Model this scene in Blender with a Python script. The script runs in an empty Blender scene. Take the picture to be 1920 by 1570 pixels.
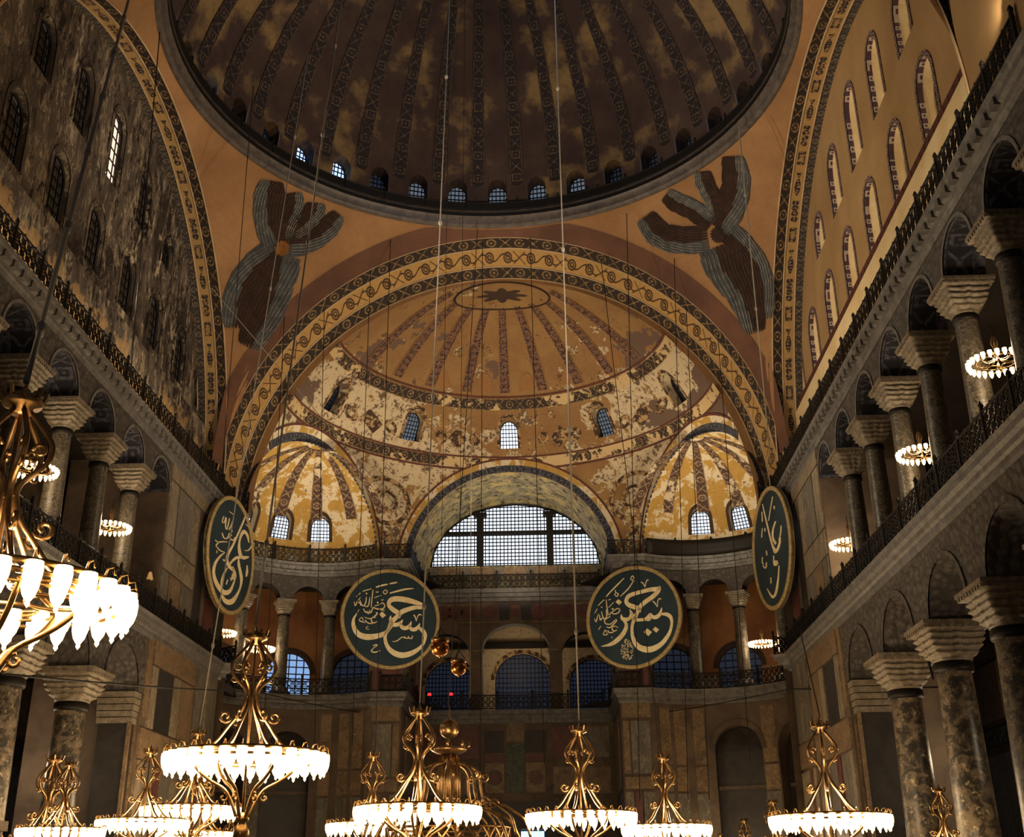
import bpy, math, random
from mathutils import Vector, Matrix
C = bpy.context.scene.collection
PI = math.pi
def R(d): return math.radians(d)
# ------------------------------------------------------------------ camera, world, exposure, large lights
scn = bpy.context.scene
cam = bpy.data.cameras.new('camera'); cam_ob = bpy.data.objects.new('camera', cam); C.objects.link(cam_ob)
rt = Vector((0.9991938404, 0.0391691880, -0.0088002245)); up = Vector((0.0231896364, -0.3841970935, 0.9229598226)); fw = Vector((-0.0327705663, 0.9224198437, 0.3847956886))
cam_ob.matrix_world = Matrix(((rt.x, up.x, -fw.x, 2.895848), (rt.y, up.y, -fw.y, -42.411423), (rt.z, up.z, -fw.z, 1.6), (0, 0, 0, 1)))
cam.sensor_width = 36; cam.sensor_fit = 'HORIZONTAL'; cam.lens = 2118.93654 * 36 / 1920
cam.clip_start = .2; cam.clip_end = 400
scn.camera = cam_ob
scn.view_settings.view_transform = 'Standard'; scn.view_settings.look = 'None'
scn.view_settings.gamma = 1; scn.view_settings.exposure = 0.22; scn.view_settings.use_curve_mapping = False
try:
    scn.cycles.sample_clamp_indirect = 3; scn.cycles.max_bounces = 4; scn.cycles.diffuse_bounces = 2; scn.cycles.glossy_bounces = 2
    scn.cycles.use_denoising = True; scn.cycles.caustics_reflective = False; scn.cycles.caustics_refractive = False
except Exception: pass
w = bpy.data.worlds.new('world'); scn.world = w; w.use_nodes = True
w.node_tree.nodes['Background'].inputs[0].default_value = (.66, .56, .54, 1)   # dim daylight scattered through the rest of the hall
w.node_tree.nodes['Background'].inputs[1].default_value = .06
def light(kind, name, loc, energy, color, size=.3, target=None, angle=None, blend=.6, size_y=None):
    rect = size_y is not None
    l = bpy.data.lights.new(name, kind); l.energy = energy; l.color = color
    o = bpy.data.objects.new(name, l); C.objects.link(o); o.location = loc
    if kind == 'AREA':
        l.size = size
        if size_y: l.shape = 'RECTANGLE'; l.size_y = size_y
    else: l.shadow_soft_size = size
    if kind == 'SPOT': l.spot_size = R(angle or 90); l.spot_blend = blend
    if target is not None:
        d = (Vector(target) - Vector(loc)).normalized()
        if rect:      # long side runs along the wall
            y = Vector((0, 1, 0)); z = -d; x = y; y2 = z.cross(x).normalized(); o.rotation_euler = Matrix((x, y2, z)).transposed().to_euler()
        else: o.rotation_euler = d.to_track_quat('-Z', 'Y').to_euler()
    return o
WARM = (1, .76, .50); AMB = (1, .80, .58); COOL = (.72, .82, 1)
# floodlights standing on the upper cornice walkway
light('SPOT', 'flood_pendentive', (13.6, -6, 23.2), 9000, AMB, .5, (-13.5, 14, 36), 70)
light('SPOT', 'flood_pendentive', (-13.6, -6, 23.2), 9000, AMB, .5, (13.5, 14, 36), 70)
light('SPOT', 'flood_tympanum', (-15.2, -2, 23.6), 9000, (1, .84, .62), .5, (17.3, -1, 31), 80)
light('SPOT', 'flood_tympanum', (15.9, -17.5, 24.0), 1600, (1, .76, .48), .4, (17.3, -11, 27), 120)
light('SPOT', 'flood_tympanum', (15.2, -4, 23.6), 3500, (1, .78, .55), .5, (-17.3, 0, 29), 100)
light('AREA', 'flood_semidome', (0, 24, 23.4), 740, AMB, 5, (0, 27, 38))
light('AREA', 'flood_exedra', (10.6, 24.5, 22.9), 420, (1, .82, .56), 2.2, (13.5, 27.5, 28))
light('AREA', 'flood_exedra', (-10.6, 24.5, 22.9), 420, (1, .82, .56), 2.2, (-13.5, 27.5, 28))
for s_ in (1, -1):
    light('AREA', 'cornice_strip_light', (s_*16.2, -1, 22.6), 330 if s_ < 0 else 260, (1, .84, .62), 24, (s_*17.3, -1, 25.6), size_y=.3)
for s_ in (1, -1): light('SPOT', 'roundel_fill', (s_*1.5, 12, 6.5), 2600, (1, .84, .62), .3, (s_*7.9, 30.5, 18), 26, .5)  # added fill to brighten the roundel lettering, no fixture stands here
light('AREA', 'flood_barrel', (0, 35.2, 22.5), 230, AMB, 3, (0, 38.2, 30))
for s_ in (1, -1):
    for y_ in (-7, 6): light('POINT', 'aisle_fill', (s_*21, y_, 6.5), 260, WARM, .4)  # added fill that lifts the dark aisles, not a known lamp
light('POINT', 'west_gallery_fill', (0, 43, 17.5), 160, WARM, .5)  # added fill to lighten the cream wall behind the central arches
light('AREA', 'dome_daylight', (6, -6, 43), 500, COOL, 5, (0, 12, 50))
# ------------------------------------------------------------------ mesh helpers
class MB:
    def __init__(s): s.v = []; s.f = []; s.uv = []; s.sm = []
    def quad(s, a, b, c, d, uv=None, smooth=False):
        i = len(s.v); s.v += [tuple(a), tuple(b), tuple(c), tuple(d)]; s.f.append((i, i+1, i+2, i+3))
        s.uv.append(uv or ((0, 0), (1, 0), (1, 1), (0, 1))); s.sm.append(smooth)
    def poly(s, pts, uv=None, smooth=False):
        i = len(s.v); s.v += [tuple(p) for p in pts]; s.f.append(tuple(range(i, i+len(pts))))
        s.uv.append(uv or tuple((0, 0) for _ in pts)); s.sm.append(smooth)
    def grid(s, fn, nu, nv, uvfn=None, smooth=True, closed=False):
        b = len(s.v)
        for i in range(nu+1):
            for j in range(nv+1): s.v.append(tuple(fn(i/nu, j/nv)))
        uvfn = uvfn or (lambda a, b2: (a, b2))
        for i in range(nu):
            for j in range(nv):
                q = (b+i*(nv+1)+j, b+(i+1)*(nv+1)+j, b+(i+1)*(nv+1)+j+1, b+i*(nv+1)+j+1)
                s.f.append(q); s.sm.append(smooth)
                s.uv.append((uvfn(i/nu, j/nv), uvfn((i+1)/nu, j/nv), uvfn((i+1)/nu, (j+1)/nv), uvfn(i/nu, (j+1)/nv)))
    def box(s, lo, hi, M=None):
        x0, y0, z0 = lo; x1, y1, z1 = hi
        c = [Vector(p) for p in ((x0,y0,z0),(x1,y0,z0),(x1,y1,z0),(x0,y1,z0),(x0,y0,z1),(x1,y0,z1),(x1,y1,z1),(x0,y1,z1))]
        if M is not None: c = [M @ p for p in c]
        b = len(s.v); s.v += [tuple(p) for p in c]
        for q in ((0,3,2,1),(4,5,6,7),(0,1,5,4),(1,2,6,5),(2,3,7,6),(3,0,4,7)):
            s.f.append(tuple(b+k for k in q)); s.uv.append(((0,0),(1,0),(1,1),(0,1))); s.sm.append(False)
    def bar(s, p, q, w, h=None):
        p = Vector(p); q = Vector(q); d = q-p; L = d.length
        if L < 1e-6: return
        M = Matrix.Translation(p) @ d.to_track_quat('Z', 'Y').to_matrix().to_4x4()
        h = h or w; s.box((-w/2, -h/2, 0), (w/2, h/2, L), M)
    def tube(s, pts, r, n=6, closed=False, caps=True):
        pts = [Vector(p) for p in pts]; m = len(pts)
        rr = r if isinstance(r, (list, tuple)) else [r]*m
        b = len(s.v); prev = None
        for i, p in enumerate(pts):
            if closed: t = pts[(i+1) % m]-pts[i-1]
            else: t = pts[min(i+1, m-1)]-pts[max(i-1, 0)]
            t = t.normalized() if t.length > 1e-9 else Vector((0, 0, 1))
            if prev is None:
                a = Vector((0, 0, 1)) if abs(t.z) < .9 else Vector((1, 0, 0))
                x = t.cross(a).normalized()
            else: x = (prev-t*prev.dot(t)).normalized()
            prev = x; y = t.cross(x)
            for k in range(n):
                an = 2*PI*k/n; s.v.append(tuple(p+(x*math.cos(an)+y*math.sin(an))*rr[i]))
        for i in range(m if closed else m-1):
            j = (i+1) % m
            for k in range(n):
                k2 = (k+1) % n
                s.f.append((b+i*n+k, b+i*n+k2, b+j*n+k2, b+j*n+k)); s.uv.append(((0,0),(1,0),(1,1),(0,1))); s.sm.append(True)
        if caps and not closed:
            s.f.append(tuple(b+k for k in range(n))[::-1]); s.uv.append(tuple((0,0) for _ in range(n))); s.sm.append(False)
            s.f.append(tuple(b+(m-1)*n+k for k in range(n))); s.uv.append(tuple((0,0) for _ in range(n))); s.sm.append(False)
    def lathe(s, prof, n=16, c=(0, 0, 0), smooth=True):
        cx, cy, cz = c
        s.grid(lambda a, b: (cx+prof_at(prof, b)[0]*math.cos(2*PI*a), cy+prof_at(prof, b)[0]*math.sin(2*PI*a), cz+prof_at(prof, b)[1]), n, len(prof)-1, lambda a, b: (a*2, b*2), smooth)
    def build(s, name, mat, parent=None, merge=False):
        me = bpy.data.meshes.new(name); me.from_pydata(s.v, [], s.f)
        uvl = me.uv_layers.new(name='UVMap'); flat = []
        for u in s.uv:
            for p in u: flat += [p[0], p[1]]
        uvl.data.foreach_set('uv', flat); me.polygons.foreach_set('use_smooth', s.sm)
        if mat: me.materials.append(mat)
        me.update()
        o = bpy.data.objects.new(name, me); C.objects.link(o)
        if parent: o.parent = parent
        return o
def prof_at(p, t):
    i = min(int(round(t*(len(p)-1))), len(p)-1); return p[i]
def mesh_ob(name, me, parent=None, M=None):
    o = bpy.data.objects.new(name, me); C.objects.link(o)
    if parent: o.parent = parent
    if M is not None: o.matrix_local = M
    return o
def tag(o, label=None, cat=None, group=None, kind=None):
    if label: o['label'] = label
    if cat: o['category'] = cat
    if group: o['group'] = group
    if kind: o['kind'] = kind
    return o
def empty(name, loc=(0, 0, 0), label=None, cat=None, group=None, kind=None):
    o = bpy.data.objects.new(name, None); C.objects.link(o); o.location = loc; o.empty_display_size = .2
    return tag(o, label, cat, group, kind)
def S(name, mb, mat, label, cat, parent=None):
    o = mb.build(name, mat, parent)
    return tag(o, label, cat, None, 'structure')
def copy_tree(o, parent=None):
    c = o.copy(); C.objects.link(c)
    if parent: c.parent = parent
    for ch in list(kids.get(o.name, ())): kids.setdefault(c.name, []).append(copy_tree(ch, c))
    return c
kids = {}
def reg(o):
    kids[o.name] = list(o.children)
    for ch in o.children: reg(ch)
# ------------------------------------------------------------------ materials
def lin(h):
    c = [int(h[i:i+2], 16)/255 for i in (0, 2, 4)]
    return tuple(x/12.92 if x <= .04045 else ((x+.055)/1.055)**2.4 for x in c)+(1,)
class X:
    def __init__(s, nt, k): s.nt = nt; s.k = k
    def op(s, o, b=None, c=None, clamp=False):
        n = s.nt.nodes.new('ShaderNodeMath'); n.operation = o; n.use_clamp = clamp
        for i, q in enumerate((s, b, c)):
            if q is None: continue
            if isinstance(q, X): s.nt.links.new(q.k, n.inputs[i])
            else: n.inputs[i].default_value = q
        return X(s.nt, n.outputs[0])
    def __add__(s, b): return s.op('ADD', b)
    def __sub__(s, b): return s.op('SUBTRACT', b)
    def __mul__(s, b): return s.op('MULTIPLY', b)
    def __truediv__(s, b): return s.op('DIVIDE', b)
    def __lt__(s, b): return s.op('LESS_THAN', b)
    def __gt__(s, b): return s.op('GREATER_THAN', b)
    def max(s, b): return s.op('MAXIMUM', b)
    def min(s, b): return s.op('MINIMUM', b)
    def abs(s): return s.op('ABSOLUTE')
    def fract(s): return s.op('FRACT')
    def floor(s): return s.op('FLOOR')
    def mod(s, b): return s.op('FLOORED_MODULO', b)
    def sin(s): return s.op('SINE')
    def sqrt(s): return s.op('SQRT')
    def pow(s, b): return s.op('POWER', b)
    def clamp(s): return s.op('ADD', 0.0, clamp=True)
    def step(s, a, b): return ((s-a)*(1/(b-a))).clamp()
class MT:
    def __init__(s, name, rough=.8, metal=0., bump=0., spec=.3):
        s.m = bpy.data.materials.new(name); s.m.use_nodes = True; s.nt = s.m.node_tree
        s.b = s.nt.nodes['Principled BSDF']; s.b.inputs['Roughness'].default_value = rough; s.b.inputs['Metallic'].default_value = metal
        s.b.inputs['Specular IOR Level'].default_value = spec
        s.tc = s.nt.nodes.new('ShaderNodeTexCoord'); s.bumpk = bump
    def uv(s):
        n = s.nt.nodes.new('ShaderNodeSeparateXYZ'); s.nt.links.new(s.tc.outputs['UV'], n.inputs[0]); return X(s.nt, n.outputs[0]), X(s.nt, n.outputs[1])
    def pos(s):
        n = s.nt.nodes.new('ShaderNodeSeparateXYZ'); s.nt.links.new(s.tc.outputs['Object'], n.inputs[0]); return [X(s.nt, n.outputs[i]) for i in range(3)]
    def noise(s, scale, detail=4, rough=.55, stretch=None, dist=0.):
        n = s.nt.nodes.new('ShaderNodeTexNoise'); n.inputs['Scale'].default_value = scale; n.inputs['Detail'].default_value = detail
        n.inputs['Roughness'].default_value = rough; n.inputs['Distortion'].default_value = dist
        if stretch:
            mp = s.nt.nodes.new('ShaderNodeMapping'); mp.inputs['Scale'].default_value = stretch
            s.nt.links.new(s.tc.outputs['Object'], mp.inputs[0]); s.nt.links.new(mp.outputs[0], n.inputs['Vector'])
        else: s.nt.links.new(s.tc.outputs['Object'], n.inputs['Vector'])
        return X(s.nt, n.outputs['Fac'])
    def rgb(s, h):
        n = s.nt.nodes.new('ShaderNodeRGB'); n.outputs[0].default_value = lin(h); return n.outputs[0]
    def mix(s, f, a, b):
        n = s.nt.nodes.new('ShaderNodeMix'); n.data_type = 'RGBA'
        if isinstance(f, X): s.nt.links.new(f.k, n.inputs[0])
        else: n.inputs[0].default_value = f
        for q, i in ((a, 6), (b, 7)):
            if isinstance(q, str): n.inputs[i].default_value = lin(q)
            else: s.nt.links.new(q, n.inputs[i])
        return n.outputs[2]
    def done(s, col, h=None, dist=.05):
        if isinstance(col, str): s.b.inputs['Base Color'].default_value = lin(col)
        else: s.nt.links.new(col, s.b.inputs['Base Color'])
        if h is not None and s.bumpk:
            n = s.nt.nodes.new('ShaderNodeBump'); n.inputs['Strength'].default_value = s.bumpk; n.inputs['Distance'].default_value = dist
            s.nt.links.new(h.k, n.inputs['Height']); s.nt.links.new(n.outputs[0], s.b.inputs['Normal'])
        return s.m
def emis(name, h, strength, col2=None):
    m = bpy.data.materials.new(name); m.use_nodes = True; b = m.node_tree.nodes['Principled BSDF']
    b.inputs['Base Color'].default_value = (.02, .02, .02, 1); b.inputs['Roughness'].default_value = .8
    b.inputs['Emission Color'].default_value = lin(h); b.inputs['Emission Strength'].default_value = strength
    return m
def plaster(name, a, b, sc=.35, wear=None, thr=.62, bump=.15, rough=.85):
    t = MT(name, rough, bump=bump); n = t.noise(sc, 6); f = t.noise(sc*14, 4)
    c = t.mix(n.step(.35, .68), a, b); c = t.mix((f.step(.42, .7))*.35, c, b)
    if wear: c = t.mix((n*.6+t.noise(sc*5, 8, .65)*.4).step(thr, thr+.015), c, wear)
    return t.done(c, f, .04)
def marble(name, a, b, sc=.9, vein=None, bump=.1, rough=.45, stretch=None):
    t = MT(name, rough, bump=bump, spec=.4); n = t.noise(sc, 7, .62, stretch, .8); c = t.mix(n.step(.34, .66), a, b)
    if vein: c = t.mix(((t.noise(sc*1.7, 6, .6, stretch, 1.5)-.5).abs() < .018)*.7, c, vein)
    return t.done(c, n, .03)
def chain_col(t, u, v, w, dark, light, dens=.06, sq=False):
    fu = (u/w).fract()-.5; fv = v-.5; par = (u/w).floor().mod(2)
    ring = ((((fu*fu+fv*fv).sqrt() if not sq else fu.abs().max(fv.abs()))-.30).abs() < dens)
    x = ((fu.abs()-fv.abs()).abs() < dens) * (fv.abs() < .40)
    dot = ((fu*fu+fv*fv).sqrt() < .1)
    edge = (fv.abs() > .43)
    m = (ring*par + x*(par*-1+1)).max(edge).max(dot)
    wob = t.noise(6, 3).step(.35, .6)
    return t.mix(m*wob, dark, light)
def chain(name, w, dark, light, sq=False, dens=.06, wear=None, thr=.6):
    t = MT(name, .8); u, v = t.uv(); c = chain_col(t, u, v, w, dark, light, dens, sq)
    if wear: c = t.mix((t.noise(.35, 6)*.6+t.noise(2, 8, .65)*.4).step(thr, thr+.02), c, wear)
    return t.done(c)
def scroll(name, p, base, dark, wear=None, thr=.6):
    t = MT(name, .8); u, v = t.uv(); fu = (u/p).fract()-.5; fv = v-.5
    a = (fu.abs()-.22); q = (((a*a)*(9.0)+(fv*fv)).sqrt())
    m = ((q-.27).abs() < .055).max((q-.13).abs() < .045)
    m = m.max((((fu*2*PI*2).sin()*.2-fv).abs() < .05)).max(((fu.abs()-.5).abs()*2.5-fv.abs()).abs() < .035)
    m = m*(fv.abs() < .36)
    m = m.max((fv.abs()-.47).abs() < .012)
    c = t.mix(t.noise(.5, 5).step(.3, .7), base, base); c = t.mix(t.noise(3, 5).step(.4, .8)*.3, c, '6b4a22'); c = t.mix(m*.9, c, dark)
    if wear: c = t.mix((t.noise(.35, 6)*.6+t.noise(2, 8, .65)*.4).step(thr, thr+.02), c, wear)
    return t.done(c)
def emblem(name, p, base, dark):
    t = MT(name, .8); u, v = t.uv(); fu = (u/p).fract(); fv = (v-.5).abs()
    sqr = ((fu-.12).abs() < .09)*(fv < .30)*(1 if True else 0)
    sqi = ((fu-.12).abs() < .05)*(fv < .17)
    h = ((fu*PI*14).sin().abs()*.13+.10)
    cr = ((fu-.42).abs() < .14)*(fv < (h+.05))
    h2 = (((fu-.62)*PI*4.2).sin().abs()*.20+.05)
    va = ((fu-.78).abs() < .15)*(fv < h2)
    hole = ((fu*26).fract() < .3)*(fv < .07)
    m = (sqr-sqi*.6).max(cr).max(va)-hole*.7
    m = m.clamp().max((fv-.46).abs() < .02)
    c = t.mix(t.noise(3, 5).step(.4, .8)*.35, base, '7a5a2c'); c = t.mix(m*t.noise(7, 3).step(.3, .5), c, dark)
    return t.done(c)
M = {}
M['ochre'] = plaster('ochre_plaster', 'a88a60', '93744c', .22)
M['orange'] = plaster('orange_plaster', 'a07a52', '84603e', .25)
M['tymp_dark'] = None
t = MT('dirty_plaster_lit_foot', .9, bump=.8); n = t.noise(.5, 10, .72, (1, 1.3, .4), .8); n2 = t.noise(.14, 6)
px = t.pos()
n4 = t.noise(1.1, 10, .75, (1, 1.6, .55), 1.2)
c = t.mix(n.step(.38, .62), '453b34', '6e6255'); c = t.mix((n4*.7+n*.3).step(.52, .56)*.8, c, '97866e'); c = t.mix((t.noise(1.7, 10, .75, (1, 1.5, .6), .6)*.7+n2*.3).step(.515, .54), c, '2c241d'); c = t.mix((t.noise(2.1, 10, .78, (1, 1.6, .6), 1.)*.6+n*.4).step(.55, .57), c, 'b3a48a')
lo = (px[2]*-1+27.0).step(0, 3.0)  # mask for ochre patches that paint in the floodlit strip above the cornice
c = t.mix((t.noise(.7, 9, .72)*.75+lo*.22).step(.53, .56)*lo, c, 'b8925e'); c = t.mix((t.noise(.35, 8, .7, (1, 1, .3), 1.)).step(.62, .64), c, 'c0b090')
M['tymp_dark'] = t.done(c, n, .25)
# semi-dome plaster: ochre with patches where the paint has flaked away
t = MT('flaking_semidome_plaster', .85, bump=.35); P = t.pos()
big = t.noise(.17, 4, .5); med = t.noise(.75, 10, .68, None, .4); fine = t.noise(4.2, 6, .7)
side = ((P[0].abs()-3.5)*.10).clamp()
hgt = ((P[2]*-1+33.0)*.11).clamp()*.8
low = ((P[2]*-1+31.8)*.25).clamp()
wearf = big*.42+med*.58+((P[0].abs()-5.5)*.2).clamp()*.075+((P[2]*-1+34.3)*.5).clamp()*.085+((P[2]*-1+29.3)*.5).clamp()*-.02
c = t.mix(fine.step(.35, .75)*.5, '80603c', '664828')
c = t.mix(t.noise(.4, 5).step(.4, .65)*.6, c, '8e7044')
c = t.mix(wearf.step(.575, .588), c, 'b3a284')
c = t.mix(((t.noise(3.1, 10, .75, None, .6)*.6+med*.4).step(.53, .55))*(wearf > .56)*.9, c, '4a3222')
c = t.mix((t.noise(.19, 6, .6, (1, 1, 1.5))+((P[0].abs()-7)*.2).clamp()*.09).step(.625, .635), c, '5d4a3e')
M['semi'] = t.done(c, med, .12)
t = MT('flaking_exedra_plaster', .85, bump=.3); P = t.pos()
med = t.noise(.8, 10, .7, None, .4); c = t.mix(t.noise(3, 6).step(.35, .7)*.5, 'a28040', '84652f')
c = t.mix(med.step(.50, .515), c, 'bcae94'); c = t.mix((t.noise(2.6, 10, .75)*.6+med*.4).step(.575, .59), c, '5c432c')
M['exedra'] = t.done(c, med, .1)
M['dome'] = None
t = MT('dome_plaster', .9, bump=.2); n = t.noise(.45, 6, .6); n2 = t.noise(.18, 3)
c = t.mix(n.step(.35, .7), '3a2b28', '4e3d32'); c = t.mix((n2*.55+n*.45).step(.52, .60)*.8, c, '8a7046'); c = t.mix(t.noise(3, 6).step(.5, .8)*.4, c, '2c211c')
M['dome'] = t.done(c, n, .05)
M['rib'] = chain('dome_rib_mosaic', .8, '241c1c', '5e4c3a', True, .05)
t = MT('painted_rib', .8); u, v = t.uv(); fv = (v-.5); fu = (u*1.6).fract()-.5
m = ((fu*fu+fv*fv).sqrt() < .26)*.5; m = m.max((t.noise(9, 5, .7)).step(.5, .56)); c = t.mix(m, '33221f', '7a5a44'); c = t.mix((fv.abs() > .42)*.8, c, '8a6236')
M['srib'] = t.done(c)
M['chainA'] = chain('painted_chain_border', .85, '2b221d', '8c7048')
M['chainB'] = chain('painted_medallion_border', .75, '30251f', '8a704c', False, .05, 'b39a70', .56)
M['chainC'] = chain('blue_black_border', .5, '23232a', '565660', True, .08)
M['chainR'] = chain('rinceau_border', .42, '3c3838', '7d6f58', False, .10)
M['chainE'] = chain('brown_rinceau', .55, '44302a', '8a7458', False, .09, 'b4a488', .56)
M['scroll'] = scroll('painted_scroll_band', 2.6, 'a98650', '2c1a16', None)
M['emblem'] = emblem('painted_emblem_band', 4.4, 'b08f5c', '2c2830')
M['mosaicdot'] = None
t = MT('mosaic_dots', .7); u, v = t.uv(); a = ((u*5).fract()-.5).abs(); b = ((v*3).fract()-.5).abs(); par = ((u*5).floor()+(v*3).floor()).mod(2)
c = t.mix(par, '3a2a35', '9a8a80'); c = t.mix((a.max(b) < .22), c, '4a2028'); M['mosaicdot'] = t.done(c)
M['jamb'] = plaster('reveal_plaster', 'd8c298', 'c4a878', .6)
M['grey'] = marble('grey_marble', '5f5b56', '454240', 2.2, bump=.5)
M['carved'] = None
t = MT('carved_marble', .7, bump=1.0); vz = t.nt.nodes.new('ShaderNodeTexVoronoi'); vz.inputs['Scale'].default_value = 3.2; t.nt.links.new(t.tc.outputs['Object'], vz.inputs['Vector'])
vx = X(t.nt, vz.outputs['Distance']); n = t.noise(3, 6, .6)
c = t.mix((vx.step(.1, .45)*.6+n*.4).clamp(), '6a645e', '3f3a37'); M['carved'] = t.done(c, vx*-1, .12)
M['capital'] = marble('pale_carved_marble', '8f8371', '625848', 4, bump=.9)
M['corn'] = marble('cornice_marble', '777470', '4e4b49', 2.5, bump=.5)
M['brownband'] = plaster('brown_paint', '6e4c3a', '553a2e', .5)
M['ringst'] = marble('brown_ring_stone', '5e544c', '3e3732', 2.0, bump=.5)
t = MT('speckled_green_marble', .35, bump=.2, spec=.4); n = t.noise(2.6, 9, .75, None, .5); c = t.mix(n.step(.46, .56), '2c2822', '6a5d4b'); c = t.mix(t.noise(4, 9, .8).step(.57, .62), c, 'a8977a'); M['verd'] = t.done(c, n, .03)
M['verd2'] = marble('dark_speckled_marble', '544c40', '24211d', 3.4, '8f8672', .2, .4)
M['bronze'] = MT('dark_collar', .5, .3).done('1c1815')
M['iron'] = MT('black_iron', .55, .2).done('17130f')
M['brass'] = None
t = MT('brass', .3, .9); c = t.mix(t.noise(4, 4).step(.3, .7), 'a5865c', '6a4c2c'); M['brass'] = t.done(c)
M['copper'] = MT('copper', .22, 1.).done('c07a3e')
M['p_grey'] = marble('grey_panel_marble', '6f6a60', '504a42', .8, '8a8272', .1, .5, (1, 1, .4))
M['p_pale'] = marble('pale_panel_marble', '867a66', '645848', .8, 'a39680', .1, .5, (1, 1, .5))
M['p_red'] = marble('porphyry_panel', '6a4038', '4c2c28', 1.4, None, .1, .45)
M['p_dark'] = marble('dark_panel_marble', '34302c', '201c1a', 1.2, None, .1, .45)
M['p_tan'] = marble('tan_panel_marble', '80694e', '5a4a38', 1.2, '9a8466', .1, .5)
M['p_green'] = marble('green_panel_marble', '3e4a3a', '272c24', 1.4, '5f6a55', .1, .45)
M['wall'] = marble('brown_stone_wall', '6a5a4a', '4a3d33', .6, None, .25, .7)
M['galwall'] = plaster('orange_gallery_plaster', '8c6038', '664028', .4)
M['cream'] = None
t = MT('painted_cream_plaster', .85); n = t.noise(5, 6, .7); c = t.mix(n.step(.54, .6)*.7, 'ab9a7c', '6a4a3a'); M['cream'] = t.done(c)
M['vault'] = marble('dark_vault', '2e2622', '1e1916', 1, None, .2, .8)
M['floor'] = marble('floor_marble', '7a7368', '5c564e', .5)
M['disc'] = plaster('dark_green_board', '22333c', '30434c', .5, bump=.03, rough=.7)
t = MT('faded_dark_paint', .85); n = t.noise(2.4, 9, .75); c = t.mix(n.step(.47, .50), '9c7f58', '3a2a20'); M['faded'] = t.done(c)
M['gilt'] = None
t = MT('gilding', .6, .0); c = t.mix(t.noise(3.5, 5, .7).step(.45, .7), 'fff0c4', 'eac888'); M['gilt'] = t.done(c)
M['giltrim'] = None
t = MT('gilded_rim', .6, .1); c = t.mix(t.noise(5, 5, .7).step(.4, .65), 'c2ab78', '9a8456'); M['giltrim'] = t.done(c)
M['ink'] = plaster('dark_paint', '2c2018', '3d2c20', 1)
M['feather'] = plaster('brown_feather_paint', '35221a', '241712', 2, bump=.1)
M['feather2'] = plaster('blue_grey_feather_paint', '4a4d4e', '33383c', 2, bump=.1)
M['featheredge'] = plaster('pale_feather_edge', '8a857a', '6a6660', 2, bump=.1)
M['face'] = plaster('gilded_star_paint', '8a5a20', '5c3816', 2, bump=.1)
M['brick'] = plaster('red_brick_band', '5c3428', '472820', 2)
M['pale'] = plaster('pale_trim', 'c0a888', 'a89070', 1)
M['rope'] = MT('pale_rope', .8).done('8a8478')
M['wire'] = MT('dark_wire', .7).done('1a1512')
M['sky'] = emis('window_daylight', 'dbe6f6', 1.5)
M['skyblue'] = emis('blue_window_daylight', '9cc0ff', 2.2)
M['skydim'] = emis('dim_window_daylight', '8796a8', .38)
M['skyfaint'] = emis('faint_window_daylight', '4a5a7a', .12)
M['skymid'] = emis('mid_window_daylight', '8fb4ea', .8)
M['skywarm'] = emis('warm_window_light', 'ffdcc0', 1.2)
M['skycream'] = emis('cream_window_light', 'ffe6bc', 3.0)
M['dimpane'] = plaster('dirty_pane', '5a5044', '3a322a', 1.5)
M['bulb'] = emis('lit_glass_shade', 'ffd28a', 9)
M['red'] = emis('red_lamp', 'ff2020', 3)
for k in ('bulb', 'red'):
    try: M[k].cycles.emission_sampling = 'NONE'
    except Exception: pass
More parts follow.
